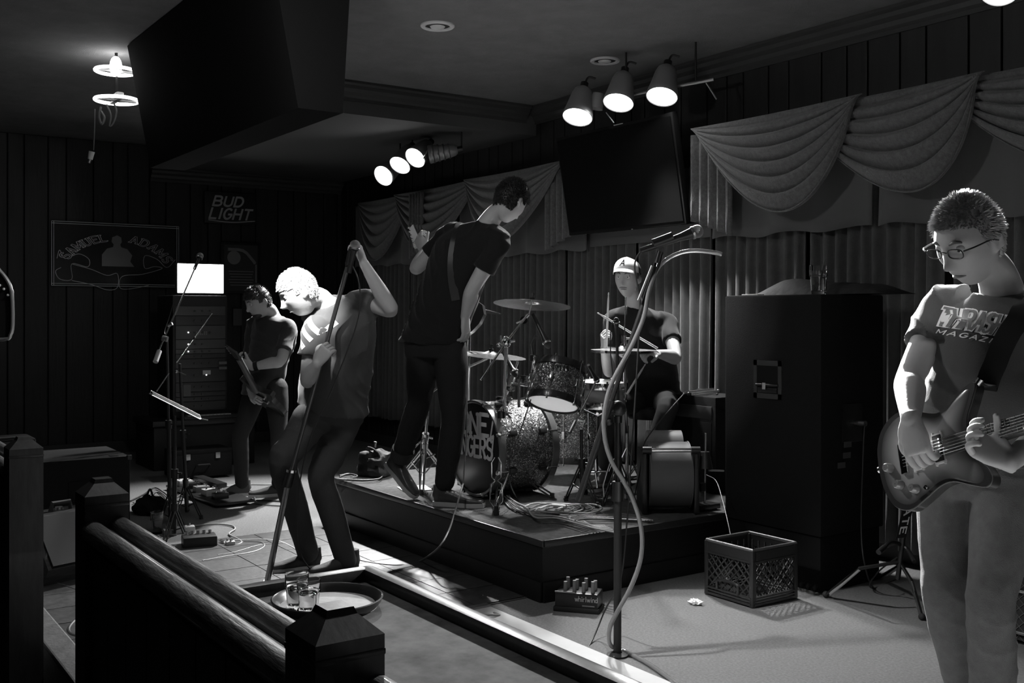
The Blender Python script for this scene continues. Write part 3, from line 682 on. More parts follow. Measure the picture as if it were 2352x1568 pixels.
# ------------------------------------------------------------------ drums
SPK = sparkle('sparkle_wrap', .10)
HOOPM = mat('black_hoop', .02, .25, coat=.5)
def lugs(mb, c, ax, r, h0, h1, n, off=0):
    Z = Vector(ax).normalized(); X = Z.orthogonal().normalized(); Y = Z.cross(X)
    return [(Vector(c)+(X*math.cos(2*PI*k/n+off)+Y*math.sin(2*PI*k/n+off))*r, (X*math.cos(2*PI*k/n+off)+Y*math.sin(2*PI*k/n+off))) for k in range(n)]
def drum(name, lab, c, ax, r, h, hoop, heads, n=6, shell=SPK, grp='drums of the kit', hoop_w=.03, bass=False, loc=None):
    """c: centre of head 0, ax: towards head 1"""
    c = Vector(c); Z = Vector(ax).normalized(); t = thing(name, loc or c, lab, 'drum', grp)
    part('shell', MB().lathe([(r-.008, .004), (r, .004), (r, h-.004), (r-.008, h-.004)], c, Z, 72), shell, t)
    part('inner_ply', MB().lathe([(r-.010, .004), (r-.010, h-.004)], c, Z, 48), mat('pale_maple_ply', .7, .6), t)
    for k, (h0, mt, nm) in enumerate(((0, heads[0], 'batter_head'), (h, heads[1], 'resonant_head'))):
        s = -1 if k == 0 else 1
        part(nm, MB().lathe([(.001, h0+s*.004), (r-.012, h0+s*.004), (r-.004, h0)], c, Z, 64), mt, t)
        a, b = h0+s*.010, h0-s*hoop_w
        part('hoop', MB().lathe([(r+.002, b), (r+.014, b), (r+.016, (a+b)/2), (r+.014, a), (r+.002, a), (r-.003, a-s*.004), (r+.002, b)], c, Z, 72), hoop, t)
    for p, o in lugs(None, c, Z, r, 0, h, n, .4):
        lg = MB().box(p+Z*(h*.5)+o*.012, (.02, .022, .05), (o, Z.cross(o), Z), .004) if not bass else MB().box(p+Z*.10+o*.012, (.022, .03, .05), (o, Z.cross(o), Z), .005)
        l_ = part('lug', lg, CHROME if not bass else BLACKP, t)
        part('tension_rod', MB().cyl(p+o*.014+Z*(-.018), p+o*.014+Z*(h*.5 if not bass else .09), .003, n=8).cyl(p+o*.014-Z*.022, p+o*.014-Z*.008, .007, n=8), CHROME, l_)
        if bass:
            part('claw', MB().box(p+o*.016+Z*(-.004), (.02, .03, .03), (o, Z.cross(o), Z), .004), CHROME, l_)
            l2 = part('lug', MB().box(p+Z*(h-.10)+o*.012, (.022, .03, .05), (o, Z.cross(o), Z), .005), BLACKP, t)
            part('tension_rod', MB().cyl(p+o*.014+Z*(h+.02), p+o*.014+Z*(h-.09), .0035, n=8).sphere(p+o*.016+Z*(h-.07), .010), CHROME, l2)
        else: part('tension_rod', MB().cyl(p+o*.014+Z*(h*.5), p+o*.014+Z*(h+.018), .003, n=8).cyl(p+o*.014+Z*(h+.008), p+o*.014+Z*(h+.022), .007, n=8), CHROME, l_)
    return t
KC = Vector((-5.385, 3.44, RZ+.298)); KR = .279
t = drum('bass_drum', 'sparkle-finish bass drum with a lettered black front head', KC, (0, 1, 0), KR, .42, mat('kick_hoop', .12, .25, coat=.5), (mat('black_front_head', .01, .35), DRUMHEAD), 8, bass=True, hoop_w=.035, loc=(KC.x, KC.y+.2, RZ))
PRINT = mat('cream_head_print', .62, .6)
mb = MB()
def kf(x0, z0, w, h): return lambda x, y: Vector((x0+x, KC.y-.0065-.0*y, z0+h*y))
def kfn(x0, z0, hh): return lambda x, y: Vector((x0+x, KC.y-.0065, z0+hh*y))
for txt, xa, xb, za, hh, wt in (('ONE', -5.53, -5.235, .697, .125, .20), ('ANGERS', -5.60, -5.175, .562, .118, .19)):
    asp = hh
    fn0 = lambda x, y, xa=xa, za=za, hh=hh: Vector((xa+x*hh, KC.y-.0065, za+hh*y))
    strokes(mb, txt, fn0, (xb-xa)/hh, wt, gap=.16, serif=.12)
strokes(mb, '*', lambda x, y: Vector((-5.215+x*.12, KC.y-.0065, .60+.19*y)), .45, .12)
part('lettering', mb, PRINT, t)
for s in (-1, 1):
    lg = part('spur', MB().cyl((KC.x+s*.24, KC.y+.10, RZ+.20), (KC.x+s*.36, KC.y-.08, RZ+.015), .008, n=10), CHROME, t)
    part('rubber_foot', MB().cyl((KC.x+s*.355, KC.y-.07, RZ+.02), (KC.x+s*.365, KC.y-.085, RZ+.001), .012, n=10), RUBBER, lg)
part('tom_mount', MB().box(KC+Vector((.02, .2, KR+.015)), (.08, .07, .03), bev=.006).cyl(KC+Vector((.02, .2, KR)), P(1188, 830, 6.4), .011), CHROME, t)
part('tom_arm', MB().tube([P(1188, 850, 6.4), P(1178, 880, 6.3), P(1215, 885, 6.15), P(1232, 870, 6.08)], .009, 10).box(P(1170, 892, 6.3), (.07, .04, .03), bev=.005), CHROME, t)
part('tom_bracket', MB().tube([P(1192, 870, 6.2), P(1192, 935, 6.2)], .009, 10).box(P(1205, 872, 6.18), (.09, .02, .05), bev=.005), CHROME, t)
# rack tom
tax = camdir(.20, .36, .91)
tb = P(1270, 926, 5.98); 
t = drum('rack_tom', 'tilted sparkle-finish rack tom with a white lower head above the bass drum', tb, tax, .148, .225, HOOPM, (DRUMHEAD, DRUMHEAD), 6)
part('badge', MB().cyl(P(1274, 886, 5.9), P(1274, 886, 5.87), .012), CHROME, t)
mb = MB()
tt = Vector(tb)+tax*.225
for k in range(5): mb.box(tt+camdir(-.3+.13*k, -1, 0)*.155, (.02, .02, .035), bev=.004)
part('rim_clamps', mb, CHROME, t); sc.objects[-1] if False else None
# snare
sb = P(1372, 930, 6.55)
t = drum('snare_drum', 'pale shallow snare drum behind the chrome microphone boom', sb, camdir(.03, -.02, 1), .172, .14, CHROME, (DRUMHEAD, DRUMHEAD), 8, shell=mat('grey_snare_shell', .25, .35, coat=.3))
t, mid = stand('snare_stand', 'low chrome stand under the snare drum', 'stand', R_(1372, 1092), P(1372, 950, 6.55), [R_(1330, 1098), R_(1415, 1095), R_(1372, 1075)], hub=.2, r=.011, grp='drum hardware stands')
part('basket', MB().tube([P(1372, 955, 6.55), P(1335, 938, 6.45)], .006, 8).tube([P(1372, 955, 6.55), P(1408, 938, 6.45)], .006, 8).tube([P(1372, 955, 6.55), P(1372, 936, 6.75)], .006, 8), CHROME, t)
# floor tom behind
ft = P(1330, 1060, 7.05); ft.z = RZ+.14
t = drum('floor_tom', 'dark floor tom behind the bass drum and snare', ft, (0, 0, 1), .20, .36, HOOPM, (DRUMHEAD, DRUMHEAD), 8)
for a in (0.2, 2.3, 4.4):
    o = Vector((math.cos(a), math.sin(a), 0)); part('leg', MB().tube([ft+o*.215+Vector((0, 0, .2)), ft+o*.215+Vector((0, 0, -.10)), ft+o*.24+Vector((0, 0, -.139))], .006, 8), CHROME, t)
# hi-hat
hh = P(1433, 808, 6.3); hb = R_(1440, 1120)
t = thing('hi_hat', hb, 'pair of hi-hat cymbals on a chrome pedal stand in front of the drummer', 'cymbal', 'cymbals of the drum kit')
for k, (z, s) in enumerate(((.012, 1), (-.004, -1))):
    pr = [(.006, .03), (.02, .028), (.035, .014), (.05, .010), (.1, .007), (.15, .004), (.200, 0)]; pr += [(q, h-.0015) for q, h in reversed(pr)]
    part('top_cymbal' if s > 0 else 'bottom_cymbal', MB().lathe([(q, h*s+z) for q, h in pr], hh, camdir(.01, -.0, 1), 72), BRASS, t)
part('clutch', MB().cyl(hh+Vector((0, 0, .05)), hh+Vector((0, 0, .1)), .014, n=12).cyl(hh+Vector((0, 0, .03)), hh+Vector((0, 0, .05)), .02, n=12).cyl(hh+Vector((0, 0, .08)), hh+Vector((0, 0, .08))+camdir(1, 0, 0)*.035, .007), CHROME, t)
part('pull_rod', MB().cyl(hh, P(1437, 684, 6.3), .0035, n=8).sphere(P(1437, 684, 6.3), .006), CHROME, t)
part('upper_tube', MB().cyl(hh-Vector((0, 0, .02)), hb+Vector((0, 0, .35)), .009), CHROME, t)
part('lower_tube', MB().cyl(hb+Vector((0, 0, .02)), hb+Vector((0, 0, .4)), .0125), CHROME, t)
part('footboard', MB().box(hb+camdir(-.2, -1, 0)*-.12+Vector((0, 0, .04)), (.09, .28, .012), bev=.003), CHROME, t)
for f in (R_(1395, 1128), R_(1475, 1120), R_(1440, 1090)):
    lg = part('leg', MB().tube([hb+Vector((0, 0, .26)), f+Vector((0, 0, .012))], .007, 8), CHROME, t); part('rubber_foot', MB().sphere(f+Vector((0, 0, .012)), .013), RUBBER, lg)
# folded chrome hardware right of the bass drum
mb = MB(); 
mb.tube([P(1367, 1045, 6.0), P(1369, 1085, 6.0)], .010, 10); mb.tube([P(1367, 1083, 6.0), P(1372, 1120, 6.0)], .007, 10)
t = thing('kick_pedal', R_(1372, 1140), 'chrome pedal mechanism between bass drum and hi-hat', 'pedal')
part('post', mb, CHROME, t)
part('linkage', MB().tube([P(1345, 1085, 5.98), P(1395, 1083, 5.98)], .005, 8).tube([P(1405, 1050, 5.95), P(1394, 1082, 5.95), P(1385, 1115, 5.95), P(1387, 1140, 5.95)], .005, 8).tube([P(1410, 1052, 5.95), P(1398, 1082, 5.95)], .004, 8), CHROME, t)
part('hinge', MB().box(R_(1380, 1150)+Vector((0, 0, .02)), (.12, .06, .03), bev=.006), CHROME, t)
part('footboard', MB().box(R_(1380, 1135)+Vector((0, 0, .05)), (.08, .24, .012), bev=.004), DARKSTEEL, t)
# throne
th = Vector((-5.22, 4.72, RZ)); th = P(1497, 930, 7.0); th.z = RZ
t = thing('drum_throne', th, 'round black drum stool under the drummer', 'stool')
part('seat', MB().lathe([(.001, .42), (.15, .42), (.165, .44), (.165, .49), (.15, .505), (.001, .51)], th, n=40), BLACKP, t)
part('pole', MB().cyl(th+Vector((0, 0, .12)), th+Vector((0, 0, .43)), .014), CHROME, t)
for a in (.5, 2.6, 4.7): part('leg', MB().tube([th+Vector((0, 0, .25)), th+Vector((math.cos(a)*.24, math.sin(a)*.24, .012))], .009, 8), CHROME, t)

# ------------------------------------------------------------------ microphones
MESHG = mat('mic_grille', .45, .35, .9, bump=1, bscale=900)
def mic(tail, tip, r, lab, grp='microphones', ball=True, root=None, name='microphone'):
    a = Vector(tail); b = Vector(tip); d = (b-a).normalized(); L = (b-a).length
    t = root or thing(name, a, lab, 'microphone', grp)
    rb = r*.72
    part('body', MB().lathe([(.001, 0), (rb*.75, .0), (rb*.8, .01), (rb, L*.55), (r*1.0, L-r*2.3), (r*1.05, L-r*1.9)], a, d, 24), BLACKP, t)
    part('grille', MB().sphere(b-d*r*(1.05 if ball else 1.5), (r*1.22, r*1.22, r*1.1) if ball else (r*.98, r*.98, r*1.5), (d.orthogonal().normalized(), d.cross(d.orthogonal().normalized()), d), 24, 14), MESHG if ball else mat('dark_mic_grille', .05, .5, .5, bump=1, bscale=900), t)
    part('collar', MB().lathe([(r*.9, L-r*2.2), (r*1.2, L-r*2.1), (r*1.2, L-r*1.7), (r*.9, L-r*1.6)], a, d, 24), STEEL, t)
    part('connector', MB().cyl(a-d*.05, a+d*.005, rb*.8, n=16), BLACKP, t)
    return t
def cable(pts, r, m, lab, grp=None, sm=6, name='cable'):
    return single(name, MB().tube(pts, r, 7, smooth=sm), m, lab, 'cable', grp)
# front boom mic (talk tube) -------------------
D = 4.37; b0 = G(1418, 1506)
t = thing('microphone_stand', b0, 'tall black boom microphone stand at front centre-right carrying the clear tube', 'mic stand', 'microphone stands')
part('base', MB().lathe([(.001, .0), (.045, 0), (.045, .008), (.02, .016), (.014, .03), (.001, .03)], b0, n=24), BLACK, t)
part('lower_tube', MB().cyl(b0+Vector((0, 0, .01)), P(1419, 1130, D), .0165), BLACK, t)
part('upper_tube', MB().cyl(P(1419, 1135, D), P(1419, 940, D), .0115), BLACKP, t)
part('height_clutch', MB().cyl(P(1419, 1150, D), P(1419, 1105, D), .022), DARKSTEEL, t); part('collar', MB().cyl(P(1419, 970, D), P(1419, 955, D), .018), DARKSTEEL, t)
part('swivel', MB().sphere(P(1420, 938, D), (.034, .034, .034)).cyl(P(1396, 950, D-.02), P(1425, 930, D), .014).sphere(P(1398, 968, D-.03), .016), BLACKP, t)
boom_a, boom_b = P(1328, 1150, D-.02), P(1512, 600, D-.05)
part('boom_arm', MB().cyl(boom_a, boom_b, .0095).cyl(boom_a, boom_a+(boom_b-boom_a)*.42, .014).cyl(boom_b-(boom_b-boom_a)*.40, boom_b-(boom_b-boom_a)*.02, .0125), BLACKP, t)
part('boom_sleeve', MB().cyl(P(1498, 610, D-.06), P(1466, 690, D-.06), .006), STEEL, t)
part('mic_clip', MB().cyl(P(1507, 614, D-.05), P(1517, 578, D-.05), .014).cyl(P(1500, 560, D-.05), P(1545, 543, D-.05), .0195), BLACKP, t)
part('clip_ring', MB().cyl(P(1505, 612, D-.05), P(1507, 604, D-.05), .0155), CHROME, t)
mic(P(1497, 567, D-.05), P(1614, 527, D-.05), .0225, 'black vocal microphone with grey ball grille on the front boom')
cable([P(1497, 567, D-.05), P(1480, 572, D-.04), P(1463, 590, D-.03), P(1458, 620, D-.03), P(1470, 690, D-.03), P(1468, 760, D), P(1460, 900, D+.02), P(1450, 1050, D+.03), P(1440, 1200, D+.03), P(1425, 1330, D+.06), P(1390, 1400, D+.25), G(1355, 1480), G(1300, 1560)], .0036, CABLEB, 'black microphone cable falling down the front boom stand')
TUBEM = mat('clear_vinyl_tube', .38, .12, coat=.6); TUBEM.node_tree.nodes['Principled BSDF'].inputs['Transmission Weight'].default_value = .55
mb = MB().tube([P(1657, 584, D-.02), P(1640, 580, D-.02), P(1600, 576, D-.02), P(1565, 580, D-.03), P(1530, 597, D-.04), P(1508, 622, D-.05), P(1490, 670, D-.06), P(1478, 730, D-.06), P(1448, 800, D-.07), P(1405, 880, D-.07), P(1388, 950, D-.07), P(1390, 1010, D-.06), P(1405, 1060, D-.05), P(1432, 1105, D-.05), P(1455, 1150, D-.04), P(1473, 1215, D-.04), P(1472, 1280, D-.04), P(1450, 1345, D-.04), P(1415, 1410, D-.04), P(1400, 1445, D-.03), P(1402, 1480, D), G(1430, 1500)+Vector((0, 0, .012)), G(1490, 1530)+Vector((0, 0, .010)), G(1560, 1580)+Vector((0, 0, .010))], .0095, 12, smooth=6)
single('talk_box_tube', mb, TUBEM, 'clear plastic tube wound down the front microphone stand', 'tube')
# overhead-ish mic on hi-hat stand
t, mid = stand('microphone_stand', 'slim black stand holding the upright drum microphone in front of the drummer', 'mic stand', R_(1424, 1150), P(1417, 770, 6.0), [R_(1385, 1160), R_(1460, 1162), R_(1424, 1130)], r=.010, m=BLACKP, grp='microphone stands')
mic(P(1417, 772, 6.0), P(1415, 728, 5.98), .017, 'small upright black microphone between hi-hat and drummer\'s chest', ball=False)
cable([P(1416, 735, 5.97), P(1405, 745, 5.95), P(1402, 800, 5.95), P(1408, 870, 5.95), P(1412, 960, 5.95), R_(1405, 1160), R_(1350, 1180)], .003, CABLEB, 'thin black cable of the hi-hat microphone')
# tom mics
mic(P(1232, 738, 6.15), P(1262, 800, 6.1), .0215, 'black tom microphone pointing down at the rack tom rim', ball=False)
mic(P(1165, 825, 6.3), P(1187, 866, 6.25), .0215, 'black tom microphone beneath the ride cymbal edge', ball=False)
t = thing('microphone_clamp', P(1232, 812, 6.15), 'black clamp holding the tom microphone on the rack tom rim', 'clamp')
part('arm', MB().tube([P(1225, 818, 6.12), P(1222, 790, 6.14), P(1232, 770, 6.14)], .008, 8).box(P(1225, 822, 6.12), (.04, .03, .04), bev=.005), BLACKP, t)
# snare mic stand
D2 = 6.1; sb_ = R_(1338, 1158)
t, mid = stand('microphone_stand', 'short boom stand with chrome arm slanting to the snare drum', 'mic stand', sb_, P(1335, 985, D2), [R_(1300, 1150), R_(1372, 1165), R_(1345, 1135)], r=.011, m=BLACKP, grp='microphone stands')
part('boom_arm', MB().cyl(P(1308, 994, D2-.1), P(1367, 878, D2+.1), .006).cyl(P(1308, 994, D2-.1), P(1322, 966, D2-.06), .010), CHROME, t)
part('t_handle', MB().cyl(P(1326, 966, D2-.05), P(1344, 968, D2-.05), .005).cyl(P(1344, 964, D2-.05), P(1337, 980, D2-.05), .005), CHROME, t)
mic(P(1358, 850, D2+.12), P(1374, 878, D2+.2), .0165, 'snare microphone with pale ring above the snare drum', ball=False)
# ------------------------------------------------------------------ objects right side of riser
# horizontal barrel in frame
vx = camdir(1, .0, 0); c = P(1533, 1108, 5.95); c.z = RZ+.205
t = thing('blower_fan', Vector((c.x, c.y, RZ)), 'grey barrel-shaped floor blower in a black frame with chrome handle bar', 'fan')
GBAR = mat('grey_barrel', .10, .45, bump=.1, bscale=10)
part('housing', MB().cyl(c-vx*.118, c+vx*.118, .185, n=48), GBAR, t)
part('housing_band', MB().cyl(c-vx*.119, c-vx*.112, .189, n=48).cyl(c+vx*.112, c+vx*.119, .189, n=48), GBAR, t)
c2 = c+camdir(0, 1, 0)*.14+Vector((0, 0, .12)); part('rear_drum', MB().cyl(c2-vx*.10, c2+vx*.10, .115, n=40), mat('pale_barrel', .16, .5), t)
hb_ = c+Vector((0, 0, .155))+camdir(0, -1, 0)*.14
part('handle_bar', MB().cyl(hb_-vx*.115, hb_+vx*.115, .0125), CHROME, t)
for s in (-1, 1):
    part('side_frame', MB().box(c+vx*(s*.145)+Vector((0, 0, -.03)), (.03, .26, .345), (vx, camdir(0, 1, 0), Vector((0, 0, 1))), .008).cyl(hb_+vx*(s*.11), hb_+vx*(s*.16), .021), BLACKP, t)
# combo amp & folded stand
c = P(1622, 980, 6.75); c.z = RZ+.3
t = thing('guitar_amplifier', Vector((c.x, c.y, RZ)), 'black amplifier cabinet behind the barrel-shaped blower', 'amplifier', 'amplifiers')
part('cabinet', MB().box(c, (.46, .3, .6), bev=.012), CARPETBLK, t)
part('grille_panel', MB().box(c+Vector((0, -.152, -.06)), (.40, .008, .40), bev=.003), MATT, t)
part('control_panel', MB().box(c+Vector((0, -.152, .2)), (.40, .008, .08), bev=.003), mat('dark_panel', .04, .5), t)
part('handle', MB().tube([c+Vector((-.1, 0, .305)), c+Vector((-.08, 0, .325)), c+Vector((.08, 0, .325)), c+Vector((.1, 0, .305))], .008, 8), RUBBER, t)
z9 = .92+.02
t = thing('folded_chrome_stand', P(1615, 900, 6.45), 'folded chrome bars lying on top of the black amplifier', 'stand')
part('bar', MB().tube([P(1580, 900, 6.4), P(1640, 893, 6.4)], .007, 8), CHROME, t)
part('bar', MB().tube([P(1588, 905, 6.35), P(1652, 898, 6.35)], .008, 8), CHROME, t)
part('bar', MB().tube([P(1570, 903, 6.38), P(1582, 898, 6.4)], .007, 8), CHROME, t)
part('knuckle', MB().sphere(P(1650, 898, 6.38), .013).sphere(P(1582, 904, 6.36), .012), DARKSTEEL, t)
# hanging clamp hardware
c = P(1618, 1055, 5.98)
t = thing('percussion_pedal', Vector((c.x, c.y, RZ)), 'small dark clamp and pedal hardware between blower and speaker cabinet', 'pedal')
part('bell', MB().rings([(c+Vector((0, 0, .045)), vx*.028, camdir(0, 1, 0)*.02), (c, vx*.038, camdir(0, 1, 0)*.028), (c-Vector((0, 0, .05)), vx*.048, camdir(0, 1, 0)*.035)], 20), DARKSTEEL, t)
part('rod', MB().cyl(P(1621, 995, 5.98), Vector((c.x, c.y, RZ+.02)), .006), STEEL, t)
part('cross_rod', MB().cyl(P(1628, 1080, 5.98), P(1662, 1081, 6.1), .005), STEEL, t)
part('base', MB().box(Vector((c.x, c.y, RZ+.02)), (.10, .16, .03), bev=.006).box(P(1612, 1118, 5.95), (.03, .04, .05), bev=.005), DARKSTEEL, t)
# ------------------------------------------------------------------ speaker stack
sx0, sx1, sy0, sy1 = -4.150, -3.485, 4.316, 4.83
single('speaker_plinth', MB().box(((sx0+sx1)/2, (sy0+sy1)/2, .143), (sx1-sx0-.03, sy1-sy0-.03, .286), bev=.006), MATT, 'black box under the big speaker cabinet', 'box')
t = thing('speaker_cabinet', ((sx0+sx1)/2, (sy0+sy1)/2, .288), 'tall black carpeted speaker cabinet beside the riser, drink on top', 'speaker')
sc_ = Vector(((sx0+sx1)/2, (sy0+sy1)/2, (.288+1.53)/2))
part('cabinet', MB().box(sc_, (sx1-sx0, sy1-sy0, 1.53-.288), bev=.012), CARPETBLK, t)
ha = onY(1733, 826, sy0); hb2 = onY(1797, 918, sy0); hw = hb2.x-ha.x; hz = ha.z-hb2.z; hc = (ha+hb2)/2
hf = part('handle_frame', MB().box((hc.x, sy0-.002, hc.z+hz/2-.014), (hw, .012, .028)).box((hc.x, sy0-.002, hc.z-hz/2+.014), (hw, .012, .028)).box((hc.x-hw/2+.012, sy0-.002, hc.z), (.024, .012, hz)).box((hc.x+hw/2-.012, sy0-.002, hc.z), (.024, .012, hz)), mat('handle_frame_plastic', .05, .4), t)
part('handle_recess', MB().box((hc.x, sy0-.001, hc.z), (hw-.03, .006, hz-.03)), MATT, hf)
part('handle_grip', MB().cyl((hc.x-hw/2+.02, sy0-.008, hc.z-.03), (hc.x+hw/2-.02, sy0-.008, hc.z-.03), .008).box((hc.x, sy0-.004, hc.z-hz/2+.045), (hw-.06, .012, .03), bev=.004), DARKSTEEL, hf)
part('label', MB().box((hc.x-.015, sy0-.018, hc.z-.035), (.022, .003, .035)), LIGHTGREY, hf)
jp = onX(1962, 970, sx1)
part('jack_panel', MB().box((sx1+.003, jp.y-.02, jp.z), (.008, .16, .2), bev=.003), BLACKP, t)
part('plug', MB().cyl((sx1, jp.y, jp.z), (sx1+.07, jp.y, jp.z), .015), STEEL, t)
for py in (1020, 1045, 1068):
    q = onX(1935+random.randint(-6, 12), py, sx1); part('panel_label', MB().box((sx1+.008, q.y, q.z), (.003, .06, .03)), mat('dim_label', .07, .6), t)
cable([Vector((sx1+.07, jp.y, jp.z)), P(1985, 990, 5.4), P(1982, 1060, 5.4), P(1978, 1200, 5.3), P(1985, 1290, 5.2), G(2010, 1352), G(2060, 1330)], .004, CABLEB, 'black lead plugged into the side of the speaker cabinet')
gt = onY(1880, 673, 4.42); gt = Vector((-3.535, 4.40, 1.531)); gq = P(1880, 673, 5.45); gq.z = 1.531
tumbler(gq, .0475, .152, 'tall pint glass of iced drink on the speaker cabinet', 'glass', name='pint_glass', fill=.8, taper=.78, straw=True)
# jacket
JK = mat('black_jacket_cloth', .007, .8, bump=.8, bscale=18)
mb = MB(); jc = Vector((-3.85, 4.63, 1.532))
def jf(u, v):
    x = sx0+.06+u*(sx1-sx0+.16)-.0; yy = 4.50+v*.30
    h = .115*math.sin(PI*min(1, v*1.0))**.6*(math.sin(PI*min(1, u*.98+.02))**.55)*(1-.45*u)*(1+.25*math.sin(u*7+1))
    h += .02*noise.noise(Vector((u*6, v*5, 1)))*math.sin(PI*u)*math.sin(PI*v)
    return (x-.0, yy, 1.532+max(h, 0))
jk = single('black_jacket', MB().grid(jf, 40, 16), JK, 'crumpled black jacket lying behind the pint glass on the speaker cabinet', 'jacket')
q = P(1735, 677, 5.9); q.z = 1.535
single('white_card', MB().box(Vector((-4.02, 4.40, 1.534)), (.12, .05, .008), bev=.002), PAPER, 'small white card at the left end of the speaker cabinet top', 'card')

# ------------------------------------------------------------------ milk crate
cx0, cx1, cy0, cy1, ch = -3.832, -3.502, 3.834, 4.164, .278
CR = mat('black_crate_plastic', .028, .32, bump=.08, bscale=30, coat=.2)
t = thing('milk_crate', ((cx0+cx1)/2, (cy0+cy1)/2, 0), 'black plastic milk crate on the carpet before the speaker cabinet', 'crate')
mb = MB()
part('rim', MB().tube([(cx0+.01, cy0+.01, ch), (cx1-.01, cy0+.01, ch), (cx1-.01, cy1-.01, ch), (cx0+.01, cy1-.01, ch), (cx0+.01, cy0+.01, ch)], .009, 8), mat('scuffed_crate_rim', .10, .5, bump=.4, bscale=60), t)
for x in (cx0+.014, cx1-.014):
    for y in (cy0+.014, cy1-.014): part('corner_post', MB().box((x, y, ch/2), (.026, .026, ch-.004), bev=.005), CR, t)
for zc, zh, in ((ch-.03, .045), (.045, .008), (.030, .008), (.014, .012), (ch-.058, .010)):
    for y in (cy0+.006, cy1-.006): part('band', MB().box(((cx0+cx1)/2, y, zc), (cx1-cx0-.03, .008 if zh > .02 else .014, zh)), CR, t, False)
    for x in (cx0+.006, cx1-.006): part('band', MB().box((x, (cy0+cy1)/2, zc), (.008 if zh > .02 else .014, cy1-cy0-.03, zh)), CR, t, False)
def lattice(o, u, L, Hh, z0):
    mb = MB(); n = Vector((u.y, -u.x, 0)); st = .042
    for s in (1, -1):
        k = -Hh
        while k < L:
            a0, a1 = max(0, k if s > 0 else k), min(L, k+Hh)
            if a1 > a0+.01:
                za = z0+(a0-k) if s > 0 else z0+Hh-(a0-k); zb = z0+(a1-k) if s > 0 else z0+Hh-(a1-k)
                mb.tube([o+u*a0+Vector((0, 0, za)), o+u*a1+Vector((0, 0, zb))], .0042, 5)
            k += st
    return mb
LW_ = cx1-cx0-.05
for o, u in ((Vector((cx0+.025, cy0+.007, 0)), Vector((1, 0, 0))), (Vector((cx0+.025, cy1-.007, 0)), Vector((1, 0, 0))), (Vector((cx0+.007, cy0+.025, 0)), Vector((0, 1, 0))), (Vector((cx1-.007, cy0+.025, 0)), Vector((0, 1, 0)))):
    l_ = part('lattice', lattice(o, u, LW_, .155, .055), CR, t); l_['kind'] = 'stuff'
part('handle', MB().tube([((cx0+cx1)/2-.07, cy0-.002, .05), ((cx0+cx1)/2-.06, cy0-.002, .095), ((cx0+cx1)/2+.06, cy0-.002, .095), ((cx0+cx1)/2+.07, cy0-.002, .05)], .008, 8, smooth=4).box(((cx0+cx1)/2, cy0+.01, .07), (.12, .004, .05)), CR, t)
part('bottom', MB().box(((cx0+cx1)/2, (cy0+cy1)/2, .008), (cx1-cx0-.02, cy1-cy0-.02, .008)), CR, t, False)
for k in range(7): part('inner_rib', MB().box((cx0+.04+k*.042, cy1-.016, ch*.62), (.004, .006, ch*.55)), mat('scuffed_crate_rim', .1), t, False)
for k in range(6): part('inner_rib', MB().box((cx0+.016, cy0+.05+k*.045, ch*.62), (.006, .004, ch*.55)), mat('scuffed_crate_rim', .1), t, False)
# stage box by the riser
c = G(1330, 1398); c.z = 0; a_ = math.radians(-8); ux = camdir(.96, -.28, 0); uy = camdir(.28, .96, 0)
t = thing('stage_box', c, 'black stage snake box with raised jacks lettered whirlwind, at the riser corner', 'stage box')
part('housing', MB().box(c+Vector((0, 0, .05)), (.21, .13, .085), (ux, uy, Vector((0, 0, 1))), .008), BLACKP, t)
part('bumper', MB().box(c+Vector((0, 0, .012)), (.225, .145, .022), (ux, uy, Vector((0, 0, 1))), .006), RUBBER, t)
part('top_edge', MB().box(c+Vector((0, 0, .094))-uy*.06-ux*.055, (.10, .006, .006), (ux, uy, Vector((0, 0, 1)))), STEEL, t)
for i in range(4):
    for j in range(2):
        q = c+ux*(-.06+.045*i)+uy*(-.03+.055*j)+Vector((0, 0, .092)); part('jack_plug', MB().cyl(q, q+Vector((0, 0, .045+.008*((i+j) % 2))), .010, .009, n=12), GREY, t)
mb = MB(); strokes(mb, 'whirlwind', lambda x, y: c+ux*(-.005+x*.026)-uy*.0665+Vector((0, 0, .055+y*.024)), 4.2, .12, gap=.14, sub=1); part('lettering', mb, LIGHTGREY, t)
part('caption', MB().box(c+ux*.06-uy*.0665+Vector((0, 0, .035)), (.06, .001, .006), (ux, uy, Vector((0, 0, 1)))), GREY, t)
# crumpled paper
c = G(1597, 1387); mb = MB(); b = bmesh.new(); bmesh.ops.create_icosphere(b, subdivisions=3, radius=1)
for v in b.verts:
    n_ = noise.noise(v.co*2.2)+.6*noise.noise(v.co*5+Vector((3, 1, 2)))
    v.co = Vector((v.co.x*(.036+.014*n_), v.co.y*(.024+.012*n_), max((v.co.z+.75)*(.013+.008*n_), 0)))
b.verts.ensure_lookup_table(); mb.add([c+v.co for v in b.verts], [[q.index for q in f.verts] for f in b.faces]); b.free()
single('crumpled_tissue', mb, mat('white_tissue', .85, .8), 'crumpled white tissue on the carpet left of the milk crate', 'tissue', smooth=False)
